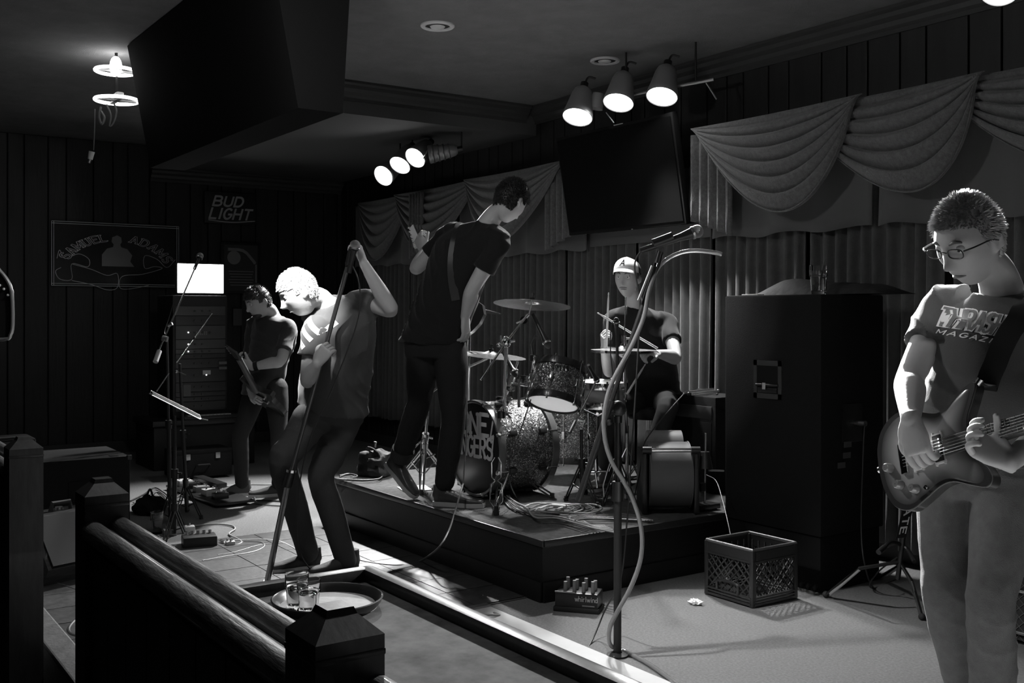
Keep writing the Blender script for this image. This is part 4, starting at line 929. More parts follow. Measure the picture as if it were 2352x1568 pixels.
# ------------------------------------------------------------------ right edge amplifier
ax0, ay0 = -2.52, 4.36
t = thing('guitar_amplifier', (ax0+.33, ay0+.14, 0), 'amplifier with diamond grille cloth and chrome strips at the right edge', 'amplifier', 'amplifiers')
part('cabinet', MB().box((ax0+.33, ay0+.16, .25), (.66, .28, .5), bev=.012), CARPETBLK, t)
part('grille_cloth', MB().box((ax0+.33, ay0+.014, .20), (.6, .012, .36)), mat('grille_cloth', .03, .8), t)
mb = MB()
for k in range(-8, 18):
    for s in (1, -1):
        a0 = max(0, k*.04); a1 = min(.6, k*.04+.36)
        if a1 > a0: 
            za = (a0-k*.04); zb = (a1-k*.04)
            if s < 0: za, zb = .36-za, .36-zb
            mb.tube([(ax0+.03+a0, ay0+.006, .02+za), (ax0+.03+a1, ay0+.006, .02+zb)], .0016, 4)
l_ = part('diamond_mesh', mb, mat('grille_thread', .12, .5), t); l_['kind'] = 'stuff'
for z in (.395, .235, .055): part('chrome_strip', MB().cyl((ax0+.01, ay0-.004, z), (ax0+.65, ay0-.004, z), .008 if z < .3 else .005), CHROME, t)
part('control_panel', MB().box((ax0+.33, ay0+.012, .44), (.6, .02, .07), bev=.003), GREY, t)
for k in range(6): part('knob', MB().cyl((ax0+.08+.09*k, ay0+.002, .44), (ax0+.08+.09*k, ay0-.02, .44), .014, .011), BLACKP, t)

# guitar stand behind legs
b0 = G(2078, 1405); top = P(2090, 1140, b0.dot(Vector((VX, VY, 0)))); dS = 5.0
t = thing('guitar_stand', G(2070, 1385), 'black guitar stand with chrome-tipped tripod legs behind the guitarist in glasses', 'stand')
part('upright', MB().tube([P(2088, 1120, dS), P(2075, 1230, dS), P(2062, 1330, dS)], .012, 10), BLACKP, t)
part('yoke', MB().tube([P(2025, 1265, dS-.12), P(2045, 1245, dS-.05), P(2068, 1250, dS), P(2085, 1262, dS-.02), P(2100, 1290, dS-.1)], .010, 8, smooth=4).cyl(P(2018, 1268, dS-.14), P(2032, 1256, dS-.1), .013), BLACKP, t)
for f, e in ((G(2118, 1424), P(2094, 1335, dS-.03)), (G(1897, 1372), P(1975, 1305, dS)), (G(2020, 1330), P(2065, 1300, dS))):
    lg = part('leg', MB().tube([P(2066, 1290, dS), e, f+Vector((0, 0, .012))], .009, 8), DARKSTEEL, t)
    part('chrome_section', MB().cyl(e, e+(f-e)*.85, .0102), CHROME if f is not None and f.x > -99 else CHROME, lg)
    part('rubber_foot', MB().sphere(f+Vector((0, 0, .016)), .017), RUBBER, lg)
# gig strap with lettering
mb = MB(); a = P(2094, 1130, dS-.05); b_ = P(2070, 1235, dS-.05); dn = (b_-a); sd = camdir(1, 0, .1)
t = thing('lettered_strap', b_, 'black strap with white letters hanging on the guitar stand', 'strap')
part('webbing', MB().prism([a-sd*.024, a+sd*.024, b_+sd*.024, b_-sd*.024], camdir(0, 1, 0)*.006), MATT, t)
mb = MB(); strokes(mb, 'MATE', lambda x, y: a+dn*(.1+x*.2)+sd*(-.014+.028*y)+camdir(0, -1, 0)*.003, 4.0, .2, gap=.3, sub=1); part('lettering', mb, LIGHTGREY, t)
cable([G(2060, 1330), G(2010, 1350), P(1998, 1340, 5.3), P(2020, 1310, 5.2), P(2060, 1280, 5.0)], .004, CABLEB, 'black lead looping under the guitar stand')
# ------------------------------------------------------------------ lamps
SHELLM = mat('dull_lamp_shell', .35, .4, .4)
def lamp_head(face, aim, r, lab, grp, lit=True, L=.24, name='stage_lamp', up=None):
    n = (Vector(aim)-Vector(face)).normalized(); f = Vector(face)
    t = thing(name, f-n*L*.5, lab, 'stage lamp', grp)
    part('shell', MB().lathe([(r*.96, -.004), (r*1.0, 0), (r*1.04, -.01), (r*1.0, -.035), (r*.90, -.08), (r*.80, -.14), (r*.72, -.19), (r*.60, -.225), (r*.38, -.245), (.001, -.25)], f, n, 40), SHELLM, t)
    part('lit_face' if lit else 'dark_face', MB().lathe([(.001, -.0), (r*.6, -.0015), (r*.97, -.004)], f-n*.003, n, 40), LAMPGLOW if lit else BLACKP, t)
    b = f-n*.24
    part('socket', MB().cyl(b+n*.02, b-n*.05, .028), BLACKP, t)
    return t, b-n*.04
names = ('left lamp of the three over the kit', 'middle lamp of the three over the kit', 'right lamp of the three over the kit, nearest the swags')
ends = []
for (a, b), l in zip(LAMPS_NEAR, names):
    t, e = lamp_head(a, a+camdir(-.20, -.40, -.89), .102, 'bell-shaped lit stage lamp, '+l, 'near row of stage lamps'); ends.append(e)
    hook = e+Vector((0, 0, .03)); part('hanger', MB().tube([e, e+Vector((.02, .02, .05)), e+Vector((.05, .06, .04))], .007, 8, smooth=4), BLACKP, t)
bar0, bar1 = P(1375, 232, 7.2), P(1640, 182, 6.75)
t = thing('lamp_bar', (bar0+bar1)/2, 'thin horizontal bar carrying the near row of stage lamps', 'lighting bar')
part('pipe', MB().cyl(bar0, bar1, .012), STEEL, t)
for k in (.25, .85): 
    q = bar0.lerp(bar1, k); part('drop_rod', MB().cyl(q, Vector((q.x, q.y, H)), .007), BLACKP, t)
part('stay', MB().cyl(P(1622, 190, 6.78), P(1646, 228, 6.78), .006), STEEL, t)
part('stay', MB().cyl(P(1392, 258, 7.15), P(1410, 282, 7.15), .004), STEEL, t)
part('yoke', MB().cyl(P(1368, 250, 7.2), P(1375, 215, 7.2), .05, .04), SHELLM, t)
names = ('leftmost of the far three lamps', 'middle one of the far three lamps', 'rightmost lit one of the far three lamps')
for (a, b), l, fc in zip(LAMPS_FAR, names, ((-.45, -.72, -.5), (-.35, -.62, -.75), (-.45, -.68, -.62))):
    n = camdir(*fc); t, e = lamp_head(a, a+n, .094, 'round lit stage lamp over the far stage, '+l, 'far row of stage lamps')
    part('hanger', MB().cyl(e, Vector((e.x, e.y, H-.24)), .007), BLACKP, t)
a = P(985, 355, 8.8); t, e = lamp_head(a, a+camdir(-.9, .0, -.15), .075, 'unlit ribbed stage lamp at the right end of the far row', 'far row of stage lamps', False)
for k in range(4): part('rib', MB().lathe([(.076-.005*k, 0), (.080-.005*k, .008), (.076-.005*k, .016)], a+camdir(.9, 0, .15)*(.03+.045*k), camdir(.9, 0, .15), 32), STEEL, t)
part('hanger', MB().cyl(e, Vector((e.x, e.y, H)), .007), BLACKP, t)
part('barn_door', MB().cyl(P(972, 365, 8.8), P(982, 345, 8.8), .005), CHROME, t)
for (a, b), l in zip(LAMPS_FRONT, ('left one above the singer', 'middle one just above the frame', 'right one just above the frame')):
    t, e = lamp_head(a, b, .085, 'bell-shaped lit stage lamp of the front row, '+l, 'front row of stage lamps')
    part('hanger', MB().cyl(e, Vector((e.x, e.y, H)), .008), BLACKP, t)
a, b = LAMP_SIDE; t, e = lamp_head(a, b, .09, 'lit stage lamp at the top right corner by the crown moulding', 'side stage lamp'); part('hanger', MB().cyl(e, Vector((e.x, e.y, H)), .008), BLACKP, t)
struct('trim_8', MB().tube([P(900, 283, 8.9), P(975, 300, 8.9)], .008, 8), CHROME)

# ------------------------------------------------------------------ far left equipment
def lump(q, a, b_, h, seed):
    mb = MB().sphere((0, 0, 0), 1, nu=32, nv=20)
    for i, v in enumerate(mb.v):
        n_ = noise.noise(v*1.6+Vector((seed, 0, 0)))*.35+noise.noise(v*4+Vector((seed, 2, 0)))*.12
        v = v*(1+n_); mb.v[i] = q+Vector((v.x*a, v.y*b_, max(0, (v.z+.62)*h*.62)))
    return mb
c0 = Vector((-9.95, 3.02, 0)); RY2, RY3 = onX(398, 800, -9.7).y, onX(524, 800, -9.7).y
t = thing('equipment_rack', ((-10.2-9.7)/2, (RY2+RY3)/2, .46), 'tall black equipment rack with status lights below the glowing monitor', 'rack')
part('case', MB().box((-9.97, (RY2+RY3)/2, 1.03), (.5, RY3-RY2, 1.14), bev=.012), BLACK, t)
zz = .52; hs = [.09, .045, .045, .09, .13, .09, .045, .045, .09, .13, .09, .09]; RM = mat('rack_face', .05, .4, .3); RM2 = mat('rack_face_light', .09, .4, .3)
for i, h in enumerate(hs):
    u = part('rack_unit', MB().box((-9.713, (RY2+RY3)/2, zz+h/2), (.012, RY3-RY2-.05, h-.006), bev=.002), RM2 if i in (7, 8, 9, 11) else RM, t)
    if i in (4, 7, 8, 9): part('status_light', MB().sphere((-9.704, RY2+.14+(.17 if i == 4 else 0), zz+h/2), .006, nu=8, nv=6), MATS.get('led') or glow('led', 6), u)
    for k in range(3 if i % 2 else 2): part('knob', MB().cyl((-9.707, RY2+.2+.07*k, zz+h/2), (-9.695, RY2+.2+.07*k, zz+h/2), .009, n=10), DARKSTEEL, u)
    zz += h
u0 = onX(470, 790, -9.70)
mb = MB()
for j in range(3):
    for k in range(6): mb.box((-9.704, RY2+.22+.018*k, 1.235+.012*j), (.002, .008, .004))
part('printed_legend', mb, LIGHTGREY, t)['kind'] = 'stuff'
part('sticker', MB().box((-9.703, onX(475, 855, -9.7).y, onX(475, 855, -9.7).z), (.002, .075, .04)), LIGHTGREY, t)
part('sticker', MB().box((-9.703, onX(430, 897, -9.7).y, onX(430, 897, -9.7).z), (.002, .07, .11)), mat('dim_sticker', .12), t)
for py in (833, 845): q = onX(512, py, -9.69); part('sticker', MB().box(q, (.002, .075, .025)), mat('dim_sticker', .12), t)
q = onX(541, 728, -9.75); single('wall_notice', MB().box((XL+.06, 4.4*0+onX(541, 728, XL).y, onX(541, 728, XL).z), (.008, .085*1.15, .16*1.15)), mat('dim_sticker', .12), 'small pale notice on the left wall right of the rack', 'notice')
sbx = thing('rack_plinth', (-9.9, (RY2+RY3)/2, 0), 'wide low black cabinet under the equipment rack', 'cabinet')
part('carcass', MB().box((-9.93, (RY2+RY3)/2+.02, .2), (.6, .95, .40), bev=.01), BLACK, sbx)
part('shelf', MB().box((-9.9, (RY2+RY3)/2+.02, .43), (.66, 1.0, .05), bev=.005), BLACKP, sbx)
kb = thing('small_keyboard', (-9.62, 3.0, .456), 'narrow keyboard strip on the cabinet shelf below the rack', 'keyboard')
part('casing', MB().box((-9.62, (RY2+RY3)/2+.05, .472), (.12, .5, .03), bev=.004), BLACKP, kb)
for k in range(12): part('key', MB().box((-9.60, (RY2+RY3)/2-.15+.034*k, .490), (.07, .028, .006)), LIGHTGREY, kb, False)
c = G(470, 1104); c = Vector((-8.75, c.y+.05, 0)); c = G(468, 1100); fx = c.x-.15
t = thing('flight_case', (fx, c.y, 0), 'low ribbed black flight case on the floor under the rack', 'case')
part('body', MB().box((fx, c.y, .12), (.32, .50, .20), bev=.012), CARPETBLK, t)
part('lid', MB().box((fx, c.y, .235), (.32, .50, .04), bev=.012), CARPETBLK, t)
for s in (-.14, .12): part('latch', MB().box((fx+.163, c.y+s, .2), (.008, .04, .05), bev=.002), STEEL, t)
part('handle', MB().tube([(fx+.163, c.y-.07, .12), (fx+.185, c.y-.06, .13), (fx+.185, c.y+.04, .13), (fx+.163, c.y+.05, .12)], .007, 8), RUBBER, t)
# bass / guitar cabinet left foreground of stage
t = thing('subwoofer_cabinet', (-7.2, 1.37, 0), 'big low black subwoofer cabinet at the left of the stage', 'speaker')
part('cabinet', MB().box((-7.2, 1.37, .26), (.6, .84, .52), bev=.01), CARPETBLK, t)
part('corner_cap', MB().box((-6.905, 1.785, .51), (.03, .03, .03), bev=.006), DARKSTEEL, t)
part('port_recess', MB().box((-6.897, 1.50, .32), (.01, .17, .13), bev=.004), MATT, t)
part('cap_plate', MB().box((-6.95, 1.7, .5215), (.05, .05, .003)), DARKSTEEL, t)
t = thing('amplifier_head', (-7.25, 1.15, .52), 'low dark amplifier head on the subwoofer cabinet, faint edge lit', 'amplifier', 'amplifiers')
part('casing', MB().box((-7.25, 1.12, .585), (.3, .3, .13), bev=.02), BLACKP, t)
part('handle', MB().tube([(-7.1, 1.0, .63), (-7.08, 1.02, .66), (-7.08, 1.2, .66), (-7.1, 1.22, .63)], .01, 8), RUBBER, t)
# wedge monitor
c = G(140, 1322); wz = [(-.20, 0), (.16, 0), (.22, .10), (.03, .36), (-.08, .36), (-.20, .25)]
t = thing('floor_monitor', (c.x, c.y, 0), 'scuffed wedge-shaped floor monitor standing by the newel post', 'speaker')
ua = camdir(.62, -.45, 0); ub = Vector((-ua.y, ua.x, 0)); WED = mat('scuffed_wedge_paint', .06, .35, bump=.25, bscale=12, var=.5, vscale=10, coat=.2, stretch=(1, 1, 5))
cc = Vector((c.x, c.y, 0))
part('cabinet', MB().prism([cc-ub*.20+ua*x+Vector((0, 0, z)) for x, z in wz], ub*.40), WED, t, False)
part('grille', MB().prism([cc-ub*.18+ua*x+Vector((0, 0, z)) for x, z in ((.225, .115), (.232, .12), (.055, .350), (.048, .345))], ub*.36), BLACKP, t, False)
part('pole_socket', MB().cyl(cc+ua*-.02+Vector((0, 0, .355)), cc+ua*-.02+Vector((0, 0, .375)), .02), STEEL, t)
part('handle', MB().tube([cc+ua*.0-ub*.06+Vector((0, 0, .355)), cc+ua*.0-ub*.05+Vector((0, 0, .40)), cc+ua*.0+ub*.05+Vector((0, 0, .40)), cc+ua*.0+ub*.06+Vector((0, 0, .355))], .014, 8), RUBBER, t)
part('connector', MB().cyl(cc-ub*.2+Vector((0, 0, .12)), cc-ub*.24+Vector((0, 0, .12)), .018), STEEL, t)
def zf(pts, z=.008): return [G(x, y, z) for x, y in pts]
cable([P(110, 1252, 5.5)]+zf([(95, 1300), (55, 1325), (22, 1330), (15, 1312), (45, 1292), (80, 1285)]), .005, CABLEM, 'grey cable looped on the nosing at the far left', 'loose cables on the stage floor')
cable([P(112, 1258, 5.5), P(104, 1290, 5.45)]+zf([(106, 1320), (120, 1335), (150, 1345), (190, 1358), (230, 1366)]), .006, CABLEM, 'grey cable running from the floor monitor behind the newel post', 'loose cables on the stage floor')
cable(zf([(215, 1405), (185, 1415), (162, 1435), (158, 1450), (175, 1460), (215, 1463), (260, 1460)]), .007, CABLEB, 'black cable loop on the tiles left of the rail', 'loose cables on the stage floor')
q = G(183, 1276); single('paper_scrap', MB().grid(lambda u, v: q+camdir(1, 0, 0)*(u*.04)+camdir(0, 1, 0)*(v*.03)+Vector((0, 0, .004+.012*abs(math.sin(u*4+v*3)))), 6, 5), PAPER, 'white paper scrap beside the base of the floor monitor', 'paper')

# music stand and boom stands at left
t, mid = stand('music_stand', 'black music stand with bright tilted desk at the left', 'stand', G(400, 1247), P(402, 955, 6.54), [G(375, 1258), G(432, 1250), G(398, 1228)], hub=.22, r=.012, m=BLACKP)
a, b = P(353, 907, 6.5), P(463, 962, 6.5); d_ = (b-a); dn = camdir(-.32, 1, -.068)
part('desk', MB().prism([a, b, b+dn*.26, a+dn*.26], d_.cross(dn).normalized()*-.003), BLACKP, t, False)
part('desk_lip', MB().prism([a, b, b+camdir(-.42, .1, .9)*.030, a+camdir(-.42, .1, .9)*.030], camdir(0, -1, 0)*.003).prism([a, b, b+camdir(0, -1, 0)*.035, a+camdir(0, -1, 0)*.035], Vector((0, 0, .003))), mat('polished_desk_lip', .8, .45, .2), t, False)
part('clip', MB().tube([a, a+camdir(-1, 0, .3)*.03, a+camdir(-.5, 0, 1)*.03], .004, 6), STEEL, t); part('clip', MB().tube([b, b+camdir(1, 0, -.2)*.04], .004, 6), STEEL, t)
t, mid = stand('microphone_stand', 'black boom stand behind the music stand with chrome counterweight boom', 'mic stand', G(392, 1215), P(383, 775, 6.9), [G(362, 1222), G(425, 1220), G(392, 1198)], r=.011, m=BLACKP, grp='microphone stands')
part('boom_arm', MB().cyl(P(362, 812, 6.75), P(452, 605, 7.3), .006), CHROME, t)
part('counterweight', MB().cyl(P(366, 806, 6.76), P(357, 831, 6.7), .0165, n=20), LIGHTGREY, t)
part('knob', MB().cyl(P(373, 776, 6.84), P(385, 779, 6.84), .018), STEEL, t); part('knob', MB().cyl(P(385, 748, 6.9), P(396, 743, 6.9), .010), STEEL, t)
part('slack_lead', MB().tube([P(400, 690, 7.0), P(388, 730, 6.95), P(378, 760, 6.9), P(380, 770, 6.88)], .003, 6, smooth=4), CABLEB, t)
mic(P(452, 605, 7.3), P(462, 582, 7.35), .02, 'dark vocal microphone at the tip of the left boom, before the bright monitor')
t, mid = stand('microphone_stand', 'black boom stand right of the music stand with thin straight boom', 'mic stand', G(430, 1190), P(413, 835, 7.2), [G(402, 1198), G(462, 1192), G(430, 1176)], r=.011, m=BLACKP, grp='microphone stands')
part('boom_arm', MB().cyl(P(405, 833, 7.2), P(487, 720, 7.35), .005), CHROME, t)
part('boom_joint', MB().cyl(P(444, 779, 7.27), P(448, 774, 7.27), .007), BLACKP, t)
part('handle', MB().tube([P(403, 851, 7.2), P(428, 861, 7.2)], .004, 8).sphere(P(405, 853, 7.2), .010), CHROME, t)
part('stay', MB().tube([P(360, 898, 6.6), P(388, 857, 6.7)], .004, 6), STEEL, t)
# pedal boards
def pedal(c, ux, uy, w, l, h, m, par, kn=2):
    up = Vector((0, 0, 1)); p_ = part('pedal', MB().box(c+up*h/2, (w, l, h), (ux, uy, up), .005), m, par)
    for k in range(kn): part('knob', MB().cyl(c+ux*(-w*.25+k*w*.5/max(1, kn-1) if kn > 1 else 0)+uy*l*.3+up*h, c+ux*(-w*.25+k*w*.5/max(1, kn-1) if kn > 1 else 0)+uy*l*.3+up*(h+.014), .007, n=10), STEEL, p_)
    part('footswitch', MB().cyl(c-uy*l*.3+up*h, c-uy*l*.3+up*(h+.012), .007, n=10), CHROME, p_); return p_
a = G(400, 1125); b = G(505, 1165); ux = (b-a).normalized(); uy = Vector((-ux.y, ux.x, 0)); L = (b-a).length
t = thing('pedal_board', (a+b)/2, 'tilted pedal board with several effect pedals before the bass player\'s shoe', 'pedal board', 'pedal boards')
part('board', MB().box((a+b)/2+uy*.10+Vector((0, 0, .03)), (L+.1, .3, .02), (ux, uy, Vector((0, 0, 1))), .004), BLACKP, t)
part('board_leg', MB().box((a+b)/2+uy*.0+Vector((0, 0, .01)), (L*.9, .03, .02), (ux, uy, Vector((0, 0, 1)))).box((a+b)/2+uy*.2+Vector((0, 0, .01)), (L*.9, .03, .02), (ux, uy, Vector((0, 0, 1)))), RUBBER, t)
for k, (w, m) in enumerate(((.12, LIGHTGREY), (.075, BLACKP), (.075, GREY), (.12, LIGHTGREY), (.07, BLACKP))):
    pedal(a+ux*(.05+k*L/5)+uy*.06+Vector((0, 0, .04)), ux, uy, w, .11, .045, m, t)
part('expression_pedal', MB().box(a+ux*.25+uy*.2+Vector((0, 0, .08)), (.5, .09, .04), (ux, uy, Vector((0, 0, 1))), .008), DARKSTEEL, t)
a = G(425, 1262); b = G(495, 1256); ux = (b-a).normalized(); uy = Vector((-ux.y, ux.x, 0)); c = (a+b)/2
t = thing('pedal_board', c, 'dark effects unit with shiny switches beside the foot of the music stand', 'pedal board', 'pedal boards')
part('housing', MB().box(c+uy*.06+Vector((0, 0, .035)), (.20, .14, .07), (ux, uy, Vector((0, 0, 1))), .008), BLACKP, t)
for k in range(5): part('footswitch', MB().cyl(c+ux*(-.075+.036*k)+uy*.1+Vector((0, 0, .07)), c+ux*(-.075+.036*k)+uy*.1+Vector((0, 0, .088)), .011, n=12), CHROME, t)
q = G(529, 1253); tt_ = thing('effect_pedal', q, 'small pale effect pedal with chrome plugs right of the dark unit', 'pedal', 'loose effect pedals')
pedal(q, ux, uy, .055, .05, .03, LIGHTGREY, tt_); part('plug', MB().cyl(q+Vector((-.04, -.02, .02)), q+Vector((-.09, -.03, .02)), .008), CHROME, tt_)
q = G(425, 1222); tt_ = thing('effect_pedal', q, 'pale effect pedal just behind the music stand pole', 'pedal', 'loose effect pedals'); pedal(q, ux, uy, .12, .07, .04, LIGHTGREY, tt_)
q = G(390, 1228); tt_ = thing('effect_pedal', q, 'pale effect pedal immediately left of the music stand pole', 'pedal', 'loose effect pedals'); pedal(q, ux, uy, .08, .09, .04, GREY, tt_)
q = G(355, 1248); tt_ = thing('effect_pedal', q, 'effect pedal under the rail edge beside the pint glass', 'pedal', 'loose effect pedals'); pedal(q, ux, uy, .10, .11, .03, GREY, tt_)
tumbler(G(361, 1225), .042, .145, 'pint glass of dark beer standing among pedals on the stage floor', 'glass', name='pint_glass', fill=.85, taper=.75)
t = thing('gear_bag', G(350, 1172), 'dark rounded bag on the floor behind the pint glass', 'bag')
q = G(345, 1178); part('body', lump(q, .14, .11, .12, 8), MATT, t); part('strap', MB().tube([q+Vector((-.08, 0, .12)), q+Vector((0, 0, .17)), q+Vector((.08, 0, .12))], .008, 8, smooth=4), RUBBER, t)
CL = 'loose cables on the stage floor'
cable(zf([(438, 1208), (490, 1203), (530, 1206), (540, 1214), (526, 1226), (548, 1238), (555, 1245), (545, 1250), (525, 1250)]), .0055, CABLEG, 'light cable curling from the pale pedal towards the tiles', CL)
cable(zf([(520, 1242), (560, 1240), (620, 1240), (650, 1246), (680, 1262), (695, 1278)]), .0065, CABLEG, 'bright cable running under the singer from the small pedal', CL)
cable(zf([(465, 1288), (520, 1278), (580, 1268), (606, 1256), (600, 1246), (560, 1244)]), .006, CABLEM, 'dark grey cable loop on the tiles at left', CL)
cable(zf([(500, 1275), (540, 1268), (580, 1256), (610, 1250), (650, 1248)]), .005, CABLEB, 'thin black cable crossing the tiles behind the mic pole', CL)
cable(zf([(572, 1149), (610, 1149), (660, 1152)]), .006, CABLEB, 'black cable leading right from the bass player\'s shoe', CL)
cable(zf([(570, 1124), (580, 1130), (586, 1145), (590, 1155), (620, 1160), (655, 1162)]), .005, CABLEM, 'thin cable curving round the heel of the bass player', CL)
cable(zf([(452, 1123), (480, 1118), (520, 1116), (560, 1112), (620, 1112), (660, 1106)]), .006, CABLEG, 'cable stretched behind the bass player\'s shoe', CL)
for k in range(5):
    cable(zf([(300+6*k, 1150+4*k), (330+8*k, 1135+3*k), (355+3*k, 1120+5*k), (375, 1130+5*k), (395-4*k, 1142+4*k), (420, 1128+5*k)], .01+.006*k), .005, CABLEM if k % 2 else CABLEB, ('lowest', 'second', 'third', 'fourth', 'topmost')[k]+' cable of the tangle left of the music stand', CL)
for k in range(3):
    cable(zf([(468, 1140+3*k), (490, 1132+4*k), (505+4*k, 1138), (498, 1146-2*k), (480, 1146+k), (476, 1138), (520, 1134+4*k)], .008+.008*k), .005, CABLEG if k != 1 else CABLEB, ('lower', 'middle', 'upper')[k]+' coiled lead between pedal board and shoe', CL)
# cable from tall guitarist to floor
cable([P(1064, 1110, 6.0), P(1055, 1140, 5.92), P(1045, 1175, 5.85), P(1030, 1220, 5.75), P(1005, 1260, 5.65), G(960, 1290)]+zf([(920, 1298), (880, 1296), (840, 1290), (815, 1283), (790, 1275)]), .0055, CABLEM, 'grey guitar cable hanging over the riser edge and across the floor', CL)
# riser top clutter ------------------------------
def zr(pts, dz=.007): return [G(x, y, RZ+dz) for x, y in pts]
rnd = random.Random(5)
labs = ['outermost big', 'second', 'third', 'fourth', 'fifth', 'sixth', 'seventh']
for k in range(7):
    o = rnd.uniform(-6, 6); p_ = rnd.uniform(-4, 4)
    cable(zr([(1165+o, 1140+p_), (1160+4*k, 1152), (1180+5*k, 1168+p_), (1230, 1176+2*k), (1280, 1180+p_+2*k), (1330+4*k, 1192+3*k), (1360+5*k, 1206+2*k), (1390+6*k, 1213+3*k-6)], .007+.004*k), .0045, CABLEM if k % 3 else CABLEG, labs[k]+' cable of the bundle trailing across the riser to its edge', 'cable bundle on the riser')
for k in range(5):
    x = 1235+22*k
    cable(zr([(x-40, 1168), (x-10, 1156+k), (x+40, 1158), (x+60, 1168), (x+30, 1178), (x-20, 1176), (x-48, 1168+k), (x-20, 1160)], .012+.004*k), .0045, CABLEM if k % 2 else CABLEG, labs[k]+' coiled cable on the riser before the kick drum', 'cable bundle on the riser')
for k in range(4):
    cable(zr([(1300, 1190+3*k), (1350, 1182+3*k), (1420, 1180+4*k), (1470, 1186+3*k), (1500-6*k, 1196)], .012+.003*k), .005, CABLEM, labs[k]+' cable passing behind the front microphone stand on the riser', 'cable bundle on the riser')
cable([P(1235, 870, 6.0), P(1215, 930, 5.98), P(1195, 990, 5.95), P(1178, 1030, 5.93), P(1170, 1060, 5.92), P(1172, 1110, 5.95), R_(1190, 1150)], .0035, CABLEB, 'thin black cable hanging in front of the bass drum shell')
cable([P(1570, 905, 6.3), P(1530, 950, 6.1), P(1490, 1000, 5.95), P(1476, 1030, 5.9), P(1470, 1080, 5.9), R_(1455, 1150)], .0035, CABLEB, 'thin lead drooping from the chrome bars past the blower')
cable([P(1622, 1090, 5.9), P(1645, 1105, 5.85), P(1660, 1150, 5.7), P(1672, 1200, 5.5), P(1678, 1228, 5.3)], .003, mat('dark_grey_cable', .05, .5), 'grey lead falling from the clamp towards the milk crate')
q = R_(1268, 1173); single('taped_joint', MB().cyl(q+Vector((0, 0, .03)), q+Vector((.08, .04, .03)), .012), LIGHTGREY, 'pale taped joint on the riser cable bundle', 'tape')
q = zr([(912, 1118), (975, 1113), (992, 1124), (930, 1130)], .002); single('white_paper_sheet', MB().prism(q, (0, 0, .001)), PAPER, 'white sheet of paper on the riser under the lifted boot', 'paper')
t = thing('equipment_bag', R_(862, 1090), 'dark rounded padded drum bag with a metal wing nut at the riser back left', 'bag')
q = R_(862, 1090); part('body', lump(q, .15, .12, .17, 3), mat('dark_nylon', .015, .7, bump=.4, bscale=30), t); part('strap', MB().tube([q+Vector((-.1, -.02, .13)), q+Vector((-.03, -.04, .19)), q+Vector((.08, -.02, .16)), q+Vector((.13, 0, .05))], .008, 8, smooth=4), RUBBER, t)
part('wing_nut', MB().cyl(q+Vector((0, 0, .19)), q+Vector((0, 0, .23)), .008).box(q+Vector((0, 0, .225)), (.03, .008, .012)), STEEL, t)
for k in range(2): cable(zr([(780, 1092+3*k), (800, 1088), (815+6*k, 1093), (800, 1099+2*k), (778, 1100), (830, 1104-2*k), (868, 1100), (882, 1090)], .01+.008*k), .005, CABLEB, ('lower', 'upper')[k]+' cable coil at the left end of the riser', 'cable bundle on the riser')
q = G(1128, 1412, .007); single('cable_end', MB().tube([q+camdir(-1, 0, 0)*.05, q+camdir(0, -.4, 0)*.03+Vector((0, 0, .01)), q+camdir(1, 0, 0)*.04, q+camdir(.2, .6, 0)*.04], .006, 8, smooth=5), CABLEG, 'short pale cable loop where the tiles meet the pale floor strip', 'cable')
# ------------------------------------------------------------------ people
def remesh(mb, vox, smooth=3, decim=0):
    me = mesh(mb); o = bpy.data.objects.new('tmp', me); sc.collection.objects.link(o)
    m = o.modifiers.new('r', 'REMESH'); m.mode = 'VOXEL'; m.voxel_size = vox; m.use_smooth_shade = True
    if smooth: s = o.modifiers.new('s', 'SMOOTH'); s.iterations = smooth; s.factor = .5
    if decim: q = o.modifiers.new('d', 'DECIMATE'); q.ratio = decim
    dg = bpy.context.evaluated_depsgraph_get(); e = o.evaluated_get(dg); out = bpy.data.meshes.new_from_object(e)
    bpy.data.objects.remove(o); out.materials.clear(); return out
def join_mesh(me, mb):
    n = len(me.vertices); co = np.empty(n*3, 'f'); me.vertices.foreach_get('co', co)
    vs = [Vector(c) for c in co.reshape(-1, 3)]; fs = [tuple(p.vertices) for p in me.polygons]
    q = MB(); q.v = vs; q.f = fs; q.add(mb.v, mb.f); bpy.data.meshes.remove(me); return mesh(q)
def wrinkle(me, amp, dirs, freq=38, seed=0, warp=3.0):
    """ridged folds running across dirs"""
    n = len(me.vertices); co = np.empty(n*3, 'f'); me.vertices.foreach_get('co', co); co = co.reshape(-1, 3)
    no = np.empty(n*3, 'f'); me.vertex_normals.foreach_get('vector', no); no = no.reshape(-1, 3)
    d = Vector(dirs).normalized(); sd = Vector((seed*3.1, seed*1.7, seed))
    h = np.empty(n, 'f')
    for i in range(n):
        v = Vector(co[i]); w_ = noise.noise(v*warp+sd)*2.2; m_ = noise.noise(v*2.3+sd*2)*.9+.35
        s = math.sin(v.dot(d)*freq+w_*3.4); h[i] = (1-abs(s))**2*max(m_, 0)*1.6-.25+noise.noise(v*9+sd)*.5
    me.vertices.foreach_set('co', (co+no*(h*amp)[:, None]).ravel()); me.update()
def frame_of(f, up=(0, 0, 1)):
    f = Vector(f).normalized(); r = f.cross(Vector(up)).normalized(); u = r.cross(f).normalized(); return r, f, u
